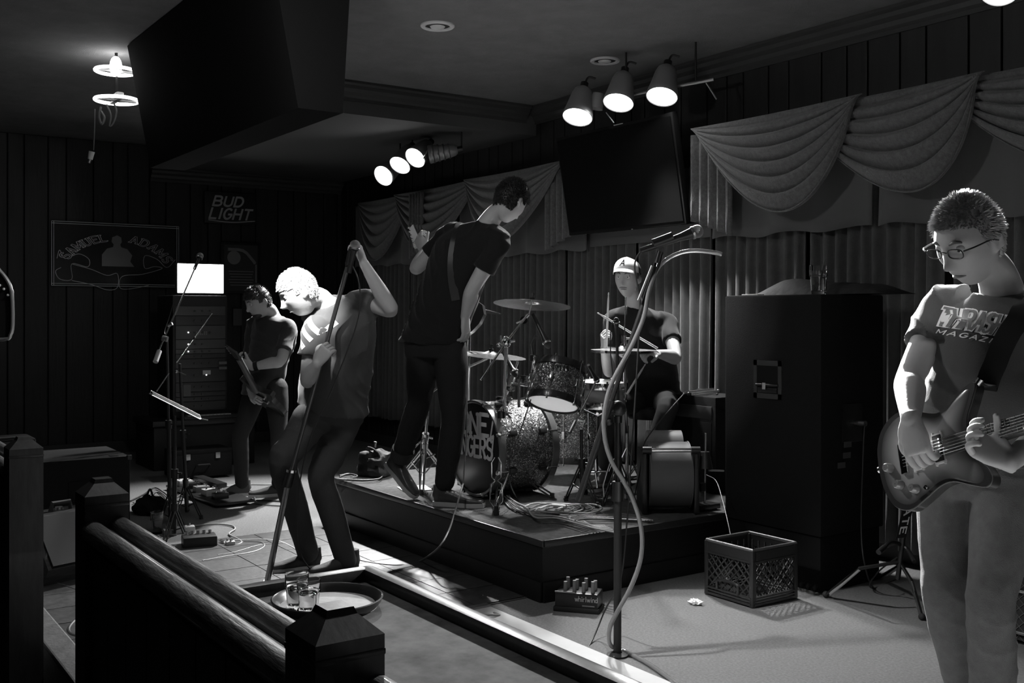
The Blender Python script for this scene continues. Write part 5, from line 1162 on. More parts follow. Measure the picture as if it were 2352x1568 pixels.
def head_geo(mb, c, fr, s=1.0, jaw=0):
    """c = centre of the skull, fr = (right, forward, up)"""
    r, f, u = fr; nu, nv = 72, 56; N = len(mb.v)
    def g(x, a, w): return math.exp(-((x-a)/w)**2)
    def pt(th, ph):
        x = math.sin(ph)*math.sin(th); y = math.sin(ph)*math.cos(th); z = math.cos(ph)
        X, Y, Z = x*.077, y*.098, z*.122
        front = max(y, 0); low = max(-z, 0)
        X *= 1-.34*low**1.5
        if y < 0: Y *= 1-.30*low
        else: Y *= 1-.06*low
        if z > 0: X *= 1+.03*math.sin(PI*z); Y *= 1.0
        if y > 0:
            Y += .020*g(X, 0, .011)*max(0, min(1, (.030-Z)/.060))*(Z > -.045)*front+.013*g(X, 0, .014)*g(Z, -.030, .013)
            Y -= .006*g(abs(X), .033, .015)*g(Z, .010, .013)*2.0
            Y += .006*g(Z, .034, .010)*g(abs(X), .026, .030)
            Y += .006*g(X, 0, .026)*g(Z, -.062, .008)+.005*g(X, 0, .024)*g(Z, -.078, .007)-.004*g(X, 0, .022)*g(Z, -.0695, .0035)
            Y += .010*g(X, 0, .026)*g(Z, -.105, .018)
            Y += .004*g(abs(X), .048, .02)*g(Z, -.015, .02)
        return Vector(c)+(r*X+f*Y+u*Z)*s
    mb.v.append(pt(0, 0)); 
    for j in range(1, nv):
        for i in range(nu): mb.v.append(pt(2*PI*i/nu, PI*j/nv))
    mb.v.append(pt(0, PI)); L = len(mb.v)-1
    for i in range(nu):
        i2 = (i+1) % nu; mb.f.append((N, N+1+i, N+1+i2)); mb.f.append((L, L-nu+i2, L-nu+i))
    for j in range(nv-2):
        for i in range(nu):
            a = N+1+j*nu+i; b = N+1+j*nu+(i+1) % nu; mb.f.append((a, a+nu, b+nu, b))
    for sd in (-1, 1):
        e = Vector(c)+(r*sd*.076+f*-.008+u*-.005)*s
        mb.sphere(e, (.008*s, .019*s, .031*s), ((r+f*-.35*sd*0-f*.3).normalized(), f, u), 14, 10)
        mb.sphere(e+(f*-.012+r*sd*.008)*s, (.006*s, .012*s, .024*s), (r, f, u), 12, 8)
def hand_geo(w, d, back, th, curls, palm_mb, fin_mb, s=1.0, spread=.06, thumb=(.6, .5)):
    """w wrist, d towards the fingers, back = back-of-hand normal, th = +1/-1 thumb side along d x back; curls per finger (radians per joint)"""
    d = Vector(d).normalized(); z = Vector(back); z = (z-d*z.dot(d)).normalized(); x = d.cross(z)*th; w = Vector(w)
    palm_mb.rings([(w-d*.02*s, x*.024*s, z*.020*s), (w+d*.012*s, x*.030*s, z*.018*s), (w+d*.05*s, x*.040*s, z*.016*s), (w+d*.085*s, x*.041*s, z*.0135*s), (w+d*.096*s, x*.037*s, z*.010*s)], 20)
    palm_mb.limb([w+x*.015*s, w+x*.034*s+d*.03*s-z*.008*s, w+x*.042*s+d*.052*s-z*.012*s], [.014*s, .0155*s, .012*s], 12, 3)
    for i, (off, L) in enumerate(((.030, .074), (.0105, .082), (-.0095, .077), (-.029, .060))):
        c = curls[i] if hasattr(curls, '__len__') else curls
        p = w+d*.088*s+x*off*s; a = 0; dd = (d+x*(off*spread*20)).normalized(); pts = [p-dd*.015*s, p]; seg = (.46, .30, .24)
        for k in range(3):
            a += c*(.8, 1.1, .8)[k]; v = dd*math.cos(a)-z*math.sin(a); p = p+v*(L*s*seg[k]); pts.append(p)
        fin_mb.limb(pts, [.0098*s, .0098*s, .0088*s, .0080*s, .0066*s], 12, 4)
    a, b = thumb; t0 = w+x*.034*s+d*.035*s-z*.008*s; v1 = (x*math.sin(a)+d*math.cos(a)-z*.35).normalized(); v2 = (v1*math.cos(b)-(x*.7)*math.sin(b)-z*.45*math.sin(b)).normalized()
    fin_mb.limb([t0, t0+v1*.038*s, t0+v1*.038*s+v2*.032*s], [.0125*s, .0108*s, .0078*s], 12, 4)
def hair_geo(c, fr, s, n, ln, seed, top=1.0, back_low=-.35, front=.40, spike=.5, style='short'):
    r, f, u = fr; rnd = random.Random(seed); mb = MB()
    def ok(x, y, z):
        lim = front if y > .35 else (back_low if y < -.2 else .05+.0*y)
        if y > .35: lim = front-.25*(1-y)
        return z > lim
    # close shell
    nu, nv = 56, 40
    idx = {}
    for j in range(nv+1):
        for i in range(nu):
            th = 2*PI*i/nu; ph = PI*j/nv; x = math.sin(ph)*math.sin(th); y = math.sin(ph)*math.cos(th); z = math.cos(ph)
            k = .0055 if z > .2 else .004
            k += .006*max(z, 0)*top+.002*noise.noise(Vector((x*5, y*5, z*5)))
            X = x*(.077+k)*(1-.34*max(-z, 0)**1.5); Y = y*(.098+k)*(1-.30*max(-z, 0) if y < 0 else 1); Z = z*(.122+k)
            idx[i, j] = len(mb.v); mb.v.append(Vector(c)+(r*X+f*Y+u*Z)*s)
    for j in range(nv):
        for i in range(nu):
            th = 2*PI*(i+.5)/nu; ph = PI*(j+.5)/nv
            if ok(math.sin(ph)*math.sin(th), math.sin(ph)*math.cos(th), math.cos(ph)+.05*noise.noise(Vector((th*3, ph*3, seed)))):
                mb.f.append((idx[i, j], idx[i, j+1], idx[(i+1) % nu, j+1], idx[(i+1) % nu, j]))
    k = 0
    while k < n:
        th = rnd.uniform(0, 2*PI); z = rnd.uniform(back_low, 1); q = math.sqrt(1-z*z); x, y = q*math.sin(th), q*math.cos(th)
        if not ok(x, y, z): continue
        k += 1
        p = Vector(c)+(r*x*.079*(1-.34*max(-z, 0)**1.5)+f*y*.100+u*z*.126)*s; nn = (r*x/.077+f*y/.098+u*z/.122).normalized()
        low = max(0, .5-z)
        dv = (nn*(spike*(.35+.65*max(z, 0)))+f*(.55 if y > 0 and z > .3 else -.25)-u*(.9*low)+(r*rnd.uniform(-1, 1)+f*rnd.uniform(-1, 1)+u*rnd.uniform(-.6, .6))*.28).normalized()
        l = ln*s*rnd.uniform(.6, 1.25)*(1 if z > .1 else .55); a = dv.orthogonal().normalized()*.0022*s; b = dv.cross(a)
        m_ = p+dv*l*.55; t_ = p+(dv+nn*.1-u*.12).normalized()*l
        N = len(mb.v); mb.v += [p+a, p-a*.5+b*.87, p-a*.5-b*.87, m_+a*.7, m_-a*.35+b*.6, m_-a*.35-b*.6, t_]
        mb.f += [(N+i, N+(i+1) % 3, N+3+(i+1) % 3, N+3+i) for i in range(3)]+[(N+3+i, N+3+(i+1) % 3, N+6) for i in range(3)]
    return mb
def shoe(parent, an, toe, m, sole_m, s=1.0, dz=0, name='shoe', gz=0.0, pitch=None, label=None):
    """low shoe between ankle and toe; soles follow the ankle-toe plane"""
    an = Vector(an); toe = Vector(toe); f = (toe-an)
    if pitch is None: f.z = 0
    f = f.normalized(); up = Vector((0, 0, 1)); up = (up-f*up.dot(f)).normalized(); r = f.cross(up)
    h = Vector((an.x, an.y, gz)) if pitch is None else an-up*.09*s
    h = h-f*.055*s
    P_ = lambda l, z: h+f*l*s+up*z*s
    so = part(name, remesh_mb(MB().rings([(P_(0, .045), r*.028*s, up*.035*s), (P_(.03, .05), r*.036*s, up*.042*s), (P_(.09, .052), r*.037*s, up*.040*s), (P_(.15, .042), r*.043*s, up*.030*s), (P_(.21, .034), r*.048*s, up*.021*s), (P_(.265, .03), r*.038*s, up*.017*s), (P_(.285, .027), r*.022*s, up*.013*s)], 24).rings([(P_(.035, .05), r*.034*s, f*.05*s), (P_(.04, .09), r*.034*s, f*.048*s), (P_(.038, .12), r*.036*s, f*.046*s)], 20), .008*s), m, parent, True, label)
    sol = MB(); ol = [(-.004, .026), (.03, .038), (.09, .036), (.15, .044), (.21, .050), (.262, .041), (.288, .020)]
    pl = [P_(a, .0)+r*b*s for a, b in ol]+[P_(a, .0)-r*b*s for a, b in reversed(ol)]
    part('sole', sol.prism(pl, up*.024*s), sole_m, so)
    return so
def remesh_mb(mb, vox):
    me = remesh(mb, vox, 2); q = MB(); n = len(me.vertices); co = np.empty(n*3, 'f'); me.vertices.foreach_get('co', co)
    q.v = [Vector(c) for c in co.reshape(-1, 3)]; q.f = [tuple(p.vertices) for p in me.polygons]; bpy.data.meshes.remove(me); return q
def eyes(parent, c, fr, s, closed=True):
    r, f, u = fr
    lp = Vector(c)+(f*.0845-u*.0700)*s; part('lips', MB().tube([lp-r*.021*s-f*.012*s, lp-r*.008*s+u*.001*s, lp+r*.008*s+u*.001*s, lp+r*.021*s-f*.012*s], [.0015*s, .0038*s, .0038*s, .0015*s], 8, smooth=4), mat('lip_skin', .22, .5), parent)
    for sd in (-1, 1):
        e = Vector(c)+(r*sd*.032+f*.077+u*.010)*s
        o = part('eye', MB().sphere(e, .0115*s, nu=14, nv=10), mat('eye_white', .7, .2), parent)
        if 1: part('eyelid', MB().sphere(e+u*(.0042 if closed else .0062)*s+f*.0004*s, .0122*s, nu=16, nv=12), SKIN, o)
        part('iris', MB().sphere(e+f*.0075*s, (.0055*s, .0055*s, .0055*s), nu=10, nv=8), BLACKP, o)
def brows(parent, c, fr, s, m):
    r, f, u = fr
    for sd in (-1, 1):
        part('eyebrow', MB().tube([Vector(c)+(r*sd*a+f*b+u*z)*s for a, b, z in ((.014, .094, .030), (.030, .092, .036), (.046, .082, .031))], [.0035*s, .0042*s, .0022*s], 8, smooth=3), m, parent)

def human(lab, J, base, s=1.0, vox=.008, cloth=(None, None), hf=None, hup=(0, 0, 1), sleeve=.62, waist=.155, hands=None, skin=SKIN, hem=.10, wr=.004, seat=False, pr=1.0, depth=.115, wdir=(.3, .2, 1), shirt_down=None, pvox=None, chestw=1.0, sfat=1.0):
    t = thing('person', base, lab, 'person')
    rs = (J['shR']-J['shL']); rs_ = rs.normalized(); rh = (J['hipR']-J['hipL']).normalized()
    sp = (J['neck']-J['pel']).normalized(); fc = sp.cross(rs_).normalized(); fp = sp.cross(rh).normalized()
    hw = rs.length/2
    pel, ch, nk = J['pel'], J['chest'], J['neck']; belly = pel.lerp(ch, .45)
    fr = frame_of(hf, hup)
    # ---- skin body
    B = MB(); fin = MB(); hc = J['head']
    head_geo(B, hc, fr, s)
    B.limb([hc-fr[2]*.05*s-fr[1]*.015*s, nk.lerp(hc, .35)-fr[1]*.01, nk-sp*.03], [.052*s, .053*s, .062*s], 18)
    k = .86
    B.rings([(pel-sp*.08, rh*.13*s*k, fp*.09*s*k), (pel, rh*.165*s*k, fp*depth*s*k), (belly, rh*waist*s*k, fp*depth*s*k), (ch, rs_*(hw*.95)*k, fc*depth*1.05*s*k), (nk-sp*.05, rs_*hw*.8*k, fc*.08*s*k), (nk, rs_*.05*s, fc*.05*s)], 28)
    for S in 'RL':
        sh, el, wrp = J['sh'+S], J['el'+S], J['wr'+S]
        B.limb([sh, sh.lerp(el, .35), el, el.lerp(wrp, .3), el.lerp(wrp, .75), wrp], [.048*s, .049*s, .039*s, .043*s, .032*s, .026*s], 18)
        hp, kn, an = J['hip'+S], J['kn'+S], J['an'+S]
        B.limb([hp, kn, kn.lerp(an, .3), an], [.055*s, .034*s, .034*s, .028*s], 14)
        if hands and hands.get(S): 
            h = hands[S]; hand_geo(wrp, h[0], h[1], h[2], h[3], B, fin, s*h[4] if len(h) > 4 else s, thumb=h[5] if len(h) > 5 else (.6, .5))
    me = remesh(B, vox*.72, 2); me = join_mesh(me, fin)
    body = link('body', me, skin, t)
    # ---- shirt
    S_ = MB(); e = 1.08*sfat; hemp = pel-sp*hem
    if shirt_down: hemp = shirt_down
    S_.rings([(hemp, rh*.178*s*e, fp*(depth+.012)*s*e), (pel, rh*.172*s*e, fp*(depth+.01)*s*e), (belly, rh*(waist+.012)*s*e, fp*(depth+.012)*s*e), (ch-sp*.06, rs_*(hw*.90*chestw), fc*(depth*1.12)*s*e), (ch+sp*.07, rs_*(hw*.98*chestw), fc*(depth*1.05)*s*e), (nk-sp*.045, rs_*hw*.86, fc*.085*s*e), (nk-sp*.008, rs_*.078*s, fc*.070*s)], 36, p=2.3)
    for S in 'RL':
        sh, el = J['sh'+S], J['el'+S]; q = sh.lerp(el, sleeve); ax = (q-sh).normalized(); inn = sh.lerp(nk-sp*.05, .35)
        S_.tube([inn, sh-ax*.0, sh.lerp(q, .5), q], [.07*s, .064*s*sfat, .060*s*sfat, .066*s*sfat], 22, smooth=4)
    me = remesh(S_, vox, 5)
    if wr: wrinkle(me, wr, wdir, seed=len(lab))
    shirt = link('shirt', me, cloth[0], t)
    # ---- trousers
    T = MB()
    T.rings([(pel+sp*.05, rh*.150*s*pr, fp*.108*s*pr), (pel-sp*.03, rh*.166*s*pr, fp*.118*s*pr), ((J['hipR']+J['hipL'])/2-sp*.07, rh*.150*s*pr, fp*.105*s*pr)], 30)
    for S in 'RL':
        hp, kn, an = J['hip'+S], J['kn'+S], J['an'+S]; c_ = kn.lerp(an, .92)
        T.limb([hp, hp.lerp(kn, .3), hp.lerp(kn, .75), kn, kn.lerp(an, .35), kn.lerp(an, .75), c_], [q*s*pr for q in (.086, .088, .072, .064, .063, .056, .054)], 22, 4)
    me = remesh(T, pvox or vox, 4)
    if wr: wrinkle(me, wr*.38, (.5, .4, .8), freq=26, seed=3+len(lab))
    trs = link('trousers', me, cloth[1], t)
    return t, body, shirt, trs, fr, (rs_, sp, fc)
def project(shirt, pts_fn, view=True):
    """wraps print space onto the cloth along a ray from the front of the wearer"""
    me = shirt.data; off = OFF[shirt.name]
    bvh = BVHTree.FromPolygons([v.co+off for v in me.vertices], [p.vertices[:] for p in me.polygons]); return bvh
def print_on(shirt, name, txts, o, ux, uy, n, m):
    bvh = project(shirt, None); mb = MB()
    for txt, x0, y0, w_, h_, wt, kw in txts:
        sh = kw.pop('shear', 0)
        def fn(x, y):
            p = o+ux*(x0+x*h_+sh*y*h_)+uy*(y0+y*h_); hit = bvh.ray_cast(p+n*.35, -n)
            return hit[0]+n*.0028 if hit[0] else None
        strokes(mb, txt, fn, w_/h_, wt, sub=6, nrm=n, **kw)
    if mb.f: return part(name, mb, m, shirt)

TEE_G = mat('washed_dark_tee', .085, .9, bump=.15, bscale=250, sheen=.2, spec=.2)
TEE_B = mat('black_tee', .012, .9, bump=.15, bscale=250, sheen=.1, spec=.2)
TEE_S = mat('singer_tee', .075, .85, bump=.15, bscale=250, sheen=.2, spec=.2)
SHIRT_BP = mat('bassist_dark_shirt', .035, .8, bump=.15, bscale=200, sheen=.15)
JEANS = mat('faded_jeans', .13, .85, bump=.4, bscale=420, var=.15, vscale=30, spec=.2)
JEANSD = mat('dark_jeans', .035, .85, bump=.3, bscale=400, spec=.2)
TINTED = mat('print_white_tee', .75, .7); SHOE_D = mat('dark_canvas_shoe', .05, .8, bump=.2, bscale=200); SOLEW = mat('pale_rubber_sole', .42, .6); SOLED = mat('dark_rubber_sole', .05, .6)
LEATH = mat('worn_boot_leather', .05, .3, bump=.2, bscale=60, coat=.3)

# ===== guitarist in glasses (right foreground)
d0 = 3.0
J = dict(pel=P(2262, 1055, 3.02), chest=P(2280, 800, 3.0), neck=P(2310, 668, 2.98), head=P(2226, 553, 2.86),
         shR=P(2168, 704, 3.12), elR=P(2090, 868, 3.0), wrR=P(2092, 962, 2.78), shL=P(2446, 700, 2.84), elL=P(2480, 935, 2.75), wrL=P(2318, 1060, 2.60),
         hipR=P(2180, 1085, 3.08), knR=P(2170, 1370, 3.02), anR=P(2258, 1735, 3.22), hipL=P(2318, 1085, 2.96), knL=P(2275, 1390, 2.86), anL=P(2290, 1840, 2.96))
hf = camdir(-.80, -.42, -.45)
NA = camdir(.50, -.78, .35)       # neck axis of the guitar
GN = camdir(-.72, -.62, .30); GN = (GN-NA*GN.dot(NA)).normalized()   # face normal
GU = NA.cross(GN)*-1              # towards the wearer's chin
if GU.z < 0: GU = -GU
hands = {'R': ((J['wrR']*0+camdir(.10, -.32, -1)), camdir(-.75, -.55, .2), 1, (.75, .85, .9, .95), 1.0, (.5, .6)),
         'L': (camdir(-.75, .15, .42), camdir(.1, .75, -.6), -1, (.75, .8, .85, .9), 1.0, (.9, .5))}
g1, body1, shirt1, tr1, fr1, ax1 = human('guitarist in glasses and THRASHER T-shirt looking down at his guitar, right edge', J, (P(2262, 1055, 3.02).x, P(2262, 1055, 3.02).y, 0), s=1.0, vox=.0065,
    cloth=(TEE_G, JEANS), hf=hf, hup=camdir(.18, .05, 1), hands=hands, sleeve=.55, wr=.010, hem=.02, waist=.165, depth=.118, wdir=(.5, .3, 1), sfat=1.04)
hc, fr, s_ = J['head'], fr1, 1.0
eyes(body1, hc, fr, 1.0); brows(body1, hc, fr, 1.0, HAIRL)
HAIRG = mat('short_sandy_hair', .34, .4)
part('hair', hair_geo(hc, fr, 1.0, 5200, .019, 3, top=1.0, back_low=-.45, front=.60, spike=.9), HAIRG, body1)
stub = MB(); r_, f_, u_ = fr
# glasses
LENSM = glass('thin_lens', 0, .98); LENSM.node_tree.nodes['Principled BSDF'].inputs['IOR'].default_value = 1.12
def sgp(v, p=.7): return math.copysign(abs(v)**p, v)
gl = MB(); lens = MB(); gc = hc+f_*.108+u_*.008
for sd in (-1, 1):
    c = gc+r_*sd*.034-f_*.004; ring = [c+r_*(.0235*sgp(math.cos(a*PI/12)))+u_*(.0135*sgp(math.sin(a*PI/12))) for a in range(25)]
    gl.tube(ring, .0017, 8, cap=False); lens.lathe([(.001, 0), (.98, 0), (.98, .02), (.001, .02)], c, f_, 24)
    gl.tube([c+r_*sd*.026+u_*.008, c+r_*sd*.045+u_*.010-f_*.02, c+r_*sd*.050-f_*.085+u_*.002, c+r_*sd*.05-f_*.115-u_*.012], .0022, 8, smooth=3)
gl.tube([gc-r_*.010+u_*.004, gc+u_*.008+f_*.002, gc+r_*.010+u_*.004], .0016, 8, smooth=3)
glo = part('eyeglasses', gl, BLACKP, body1)
for sd in (-1, 1):
    lens = MB()
    c = gc+r_*sd*.034-f_*.004; n_ = len(lens.v)
    lens.v += [c+r_*(.0225*sgp(math.cos(a*PI/12)))+u_*(.0128*sgp(math.sin(a*PI/12))) for a in range(24)]+[c+f_*.0010+r_*(.0225*sgp(math.cos(a*PI/12)))+u_*(.0128*sgp(math.sin(a*PI/12))) for a in range(24)]
    lens.f += [tuple(range(n_+23, n_-1, -1)), tuple(range(n_+24, n_+48))]+[(n_+i, n_+(i+1) % 24, n_+24+(i+1) % 24, n_+24+i) for i in range(24)]
    part('lens', lens, LENSM, glo)
# shirt print
rs_, sp_, fc_ = ax1
o = P(2150, 745, 2.8); ux = (P(2345, 800, 2.8)-P(2150, 745, 2.8)).normalized(); vn = camdir(-.12, -1, 0.05); uy = ux.cross(vn); uy = uy if uy.z > 0 else -uy
pxm = 2.83/F
PR1 = mat('print_grey_fill', .20, .9, spec=.1); PR2 = mat('print_white_line', .95, .9, spec=.1)
o = P(2160, 744, 2.97); ux = (P(2310, 782, 2.93)-o).normalized(); uy = ux.cross(vn); uy = uy if uy.z > 0 else -uy; pxm = 2.97/F
print_on(shirt1, 'print_lettering', [('THRASHER', 0, 0, 136*pxm, 46*pxm, .12, dict(shear=.28, gap=.14, lift=.006))], o, ux, uy, vn, PR1)
print_on(shirt1, 'print_outline', [('THRASHER', 0, 0, 136*pxm, 46*pxm, .26, dict(shear=.28, gap=.14)), ('MAGAZINE', 2*pxm, -20*pxm, 126*pxm, 10*pxm, .22, dict(shear=.35, gap=.35))], o, ux, uy, vn, PR2)
for S in 'RL': shoe(g1, J['an'+S], J['an'+S]+camdir(-.6, -.8, 0)*.2, SHOE_D, SOLEW, gz=0)
# guitar
GB = P(2150, 1040, 2.80); GS = .88
def gp(a, b, z=0): return GB+(NA*a+GU*b+GN*z)*GS
t = thing('electric_guitar', GB, 'sunburst double-cutaway electric guitar held by the guitarist in glasses', 'guitar')
ol = [(-.205, 0), (-.20, .06), (-.175, .115), (-.125, .150), (-.07, .155), (-.01, .128), (.04, .112), (.09, .125), (.135, .155), (.175, .168), (.185, .155), (.165, .115), (.14, .07), (.135, .03), (.135, -.028),
      (.15, -.06), (.175, -.09), (.185, -.125), (.165, -.145), (.12, -.13), (.06, -.105), (.01, -.108), (-.05, -.135), (-.11, -.155), (-.165, -.13), (-.195, -.07)]
pts2, _ = spline([Vector((a, b, 0)) for a, b in ol]+[Vector((ol[0][0], ol[0][1], 0))], [1]*(len(ol)+1), 4); pts2 = pts2[:-1]
SB = bpy.data.materials.new('sunburst_top'); SB.use_nodes = True; nt = SB.node_tree; pb = nt.nodes['Principled BSDF']
at = nt.nodes.new('ShaderNodeVertexColor'); at.layer_name = 'burst'; nt.links.new(at.outputs[0], pb.inputs['Base Color']); pb.inputs['Roughness'].default_value = .25; pb.inputs['Coat Weight'].default_value = .6
mb = MB(); rr = (0, .25, .5, .68, .80, .88, .94, .98, 1.0); zz_ = (.0265, .0265, .026, .025, .024, .022, .020, .0185, .016); n_ = len(pts2); cx_ = Vector((-.03, 0, 0))
mb.v.append(gp(cx_.x, 0, .0265))
for k in range(1, len(rr)):
    for q in pts2: p_ = cx_+(q-cx_)*rr[k]; mb.v.append(gp(p_.x, p_.y, zz_[k]))
for i in range(n_): mb.f.append((0, 1+i, 1+(i+1) % n_))
for k in range(len(rr)-2):
    for i in range(n_): a = 1+k*n_+i; b = 1+k*n_+(i+1) % n_; mb.f.append((a, a+n_, b+n_, b))
top = part('carved_top', mb, SB, t)
ca = top.data.color_attributes.new('burst', 'FLOAT_COLOR', 'POINT')
for i in range(len(top.data.vertices)):
    k = 0 if i == 0 else rr[1+(i-1)//n_]; v_ = .40*(1-min(1, max(0, (k-.42)/.54))**1.1)+.010; ca.data[i].color = (v_, v_, v_, 1)
mb = MB(); mb.prism([gp(q.x, q.y, -.022) for q in pts2], GN*.038); part('body_back', mb, mat('dark_mahogany', .03, .3, coat=.5), t)
part('binding', MB().tube([gp(q.x, q.y, .016) for q in pts2]+[gp(pts2[0].x, pts2[0].y, .016)], .0018, 6), mat('aged_binding', .12, .4), t)
# neck
NL0, NL1 = .055, .62
def nw(a): return .0285-(a-NL0)/(NL1-NL0)*.0075
part('neck', MB().rings([(gp(a, 0, .014), GU*nw(a), GN*.018) for a in (.13, .3, .5, .64)], 20, p=2), mat('dark_mahogany', .03), t)
part('fingerboard', MB().prism([gp(NL0, nw(NL0), .027), gp(NL0, -nw(NL0), .027), gp(NL1, -nw(NL1), .030), gp(NL1, nw(NL1), .030)], GN*.006), mat('rosewood', .05, .5), t, False)
sl = .636; br = -.045
for k in range(1, 23):
    a = br+sl/(2**(k/12)) ; a = NL1-(sl-sl/(2**(k/12)))
    if a > NL0: part('fret', MB().cyl(gp(a, nw(a), .0345), gp(a, -nw(a), .0345), .0012, n=6), CHROME, t)
for k in (3, 5, 7, 9, 12, 15, 17, 19, 21):
    a = NL1-(sl-sl/(2**((k-.5)/12)))
    if a > NL0: part('inlay', MB().prism([gp(a-.006, -.004, .0333), gp(a+.006, -.009, .0333), gp(a+.003, .002, .0333), gp(a+.007, .009, .0333), gp(a-.003, .004, .0333)], GN*.0005), LIGHTGREY, t, False)
part('headstock', MB().prism([gp(.62, .022, .008), gp(.66, .034, .004), (gp(.78, .028, -.012)), gp(.80, 0, -.016), gp(.78, -.03, -.012), gp(.66, -.036, .004), gp(.62, -.022, .008)], GN*.014), mat('dark_mahogany', .03), t, False)
CREAM = mat('cream_pickup_ring', .72, .4)
for a, full in ((.035, 1), (-.045, 1)):
    pk = part('pickup_ring', MB().box(gp(a, .041, .029), (.034, .010, .008), (NA, GU, GN), .002).box(gp(a, -.041, .029), (.034, .010, .008), (NA, GU, GN), .002).box(gp(a+.015, 0, .029), (.004, .09, .008), (NA, GU, GN)).box(gp(a-.015, 0, .029), (.004, .09, .008), (NA, GU, GN)), CREAM, t)
    part('pickup', MB().box(gp(a, 0, .030), (.028, .072, .010), (NA, GU, GN), .002), BLACKP, t)
    for k in range(6): part('pole_screw', MB().cyl(gp(a+.007, -.026+.0104*k, .034), gp(a+.007, -.026+.0104*k, .0365), .0028, n=8), CHROME, t)
part('bridge', MB().box(gp(-.095, 0, .033), (.022, .085, .012), (NA, GU, GN), .003), CHROME, t)
mb = MB()
for k in range(6): part('string', MB().cyl(gp(-.095, -.026+.0104*k, .040), gp(NL1, -.017+.0068*k, .0365), .0006, n=5), CHROME, t)
for a, b in ((-.125, -.075), (-.07, -.10), (-.155, -.015)):
    part('control_knob', MB().lathe([(.001, .046), (.009, .046), (.0115, .043), (.013, .028), (.0135, .024)], gp(a, b, 0), GN, 20), mat('clear_amber_knob', .2, .15, coat=.6), t)
part('toggle_switch', MB().cyl(gp(-.03, -.105, .022), gp(-.03, -.105, .034), .006, n=10).cyl(gp(-.03, -.105, .03), gp(-.022, -.11, .05), .0025, n=8), CHROME, t)
part('strap_button', MB().cyl(gp(.178, .165, 0), gp(.195, .178, 0), .009, n=12), CHROME, t)
part('strap_button', MB().cyl(gp(-.203, 0, 0), gp(-.222, 0, 0), .009, n=12), CHROME, t)
# strap
s0_, s1_ = gp(.185, .17, .0), P(2350, 700, 2.84)
sa, sb2, sc2 = gp(.187, .172, .002), P(2292, 800, 2.80), P(2345, 690, 2.86)
bv = project(shirt1, None); path = [sa, P(2250, 900, 2.76), P(2275, 850, 2.77), P(2305, 790, 2.78), P(2332, 730, 2.80), P(2362, 672, 2.86), P(2385, 655, 2.98), P(2400, 690, 3.12), P(2380, 800, 3.2), P(2320, 950, 3.2), P(2230, 1030, 3.15)]
pp, _ = spline(path, [1]*len(path), 6); q_ = []
nr_ = []
for i, p_ in enumerate(pp):
    h = bv.find_nearest(p_)
    if 3 < i < len(pp)-5: q_.append(h[0]+h[1]*.019); nr_.append(h[1])
    else: q_.append(p_); nr_.append(h[1])
for _ in range(4): nr_ = [(nr_[max(i-1, 0)]+nr_[i]+nr_[min(i+1, len(nr_)-1)]).normalized() for i in range(len(nr_))]; q_ = [q_[0]]+[(q_[i-1]+q_[i]*2+q_[i+1])/4 for i in range(1, len(q_)-1)]+[q_[-1]]
mb = MB(); N = 0
for i, p_ in enumerate(q_):
    tn = (q_[min(i+1, len(q_)-1)]-q_[max(i-1, 0)]).normalized(); nn = nr_[i]; sd = tn.cross(nn).normalized()*.029*min(1, .35+i*.16)
    mb.v += [p_+sd, p_-sd, p_-sd-nn*.003, p_+sd-nn*.003]
for i in range(len(q_)-1):
    a = 4*i; mb.f += [(a+k, a+(k+1) % 4, a+4+(k+1) % 4, a+4+k) for k in range(4)]
t2 = part('strap', mb, mat('black_leather_strap', .02, .4), t)
t2['label'] = 'wide black leather strap'

# ===== singer
J = dict(pel=P(765, 905, 5.75), chest=P(790, 760, 5.62), neck=P(748, 690, 5.52), head=P(687, 672, 5.42),
         shR=P(722, 762, 5.42), elR=P(706, 872, 5.40), wrR=P(728, 835, 5.32), shL=P(838, 690, 5.66), elL=P(898, 712, 5.50), wrL=P(836, 605, 5.40),
         hipR=P(735, 935, 5.72), knR=P(648, 1058, 5.52), anR=P(712, 1285, 5.86), hipL=P(800, 935, 5.85), knL=P(737, 1095, 5.72), anL=P(800, 1302, 5.80))
hands = {'R': (camdir(.55, .0, .8), camdir(-.35, -.95, 0.1), -1, (1.1, 1.15, 1.2, 1.2), 1.0, (.7, .6)), 'L': (camdir(-.35, -.1, .95), camdir(.5, -.3, .75), 1, (1.2, 1.2, 1.2, 1.2), 1.0, (.7, .6))}
g2, body2, shirt2, tr2, fr2, ax2 = human('singer bent over to the left, gripping a tall microphone stand with both hands', J, (P(765, 905, 5.75).x, P(765, 905, 5.75).y, 0), s=1.0, vox=.009,
    cloth=(TEE_S, mat('singer_jeans', .07, .85, bump=.3, bscale=400, spec=.2)), hf=camdir(-.80, -.35, -.45), hup=camdir(-.25, -.1, 1), hands=hands, sleeve=.5, wr=.012, hem=.09, depth=.125, wdir=(.3, .8, .6), sfat=1.10, pr=1.14)
eyes(body2, J['head'], fr2, 1); brows(body2, J['head'], fr2, 1, HAIRL)
part('hair', hair_geo(J['head'], fr2, 1.0, 2600, .014, 9, top=.3, back_low=-.4, front=.46, spike=.6), mat('fair_hair', .38, .4), body2)
vn = camdir(-.35, -.93, -.1); ux = (P(742, 745, 5.4)-P(684, 800, 5.4)).normalized(); uy = ux.cross(vn); uy = uy if uy.z > 0 else -uy
print_on(shirt2, 'print_lettering', [('NTL', -.02, -.02, .22, .10, .26, dict(gap=.2))], P(688, 800, 5.4), ux, uy, vn, TINTED)
shoe(g2, J['anR'], J['anR']+camdir(-.9, -.45, 0)*.2, SHOE_D, SOLEW); shoe(g2, J['anL'], J['anL']+camdir(-.9, -.55, 0)*.2, SHOE_D, SOLEW)
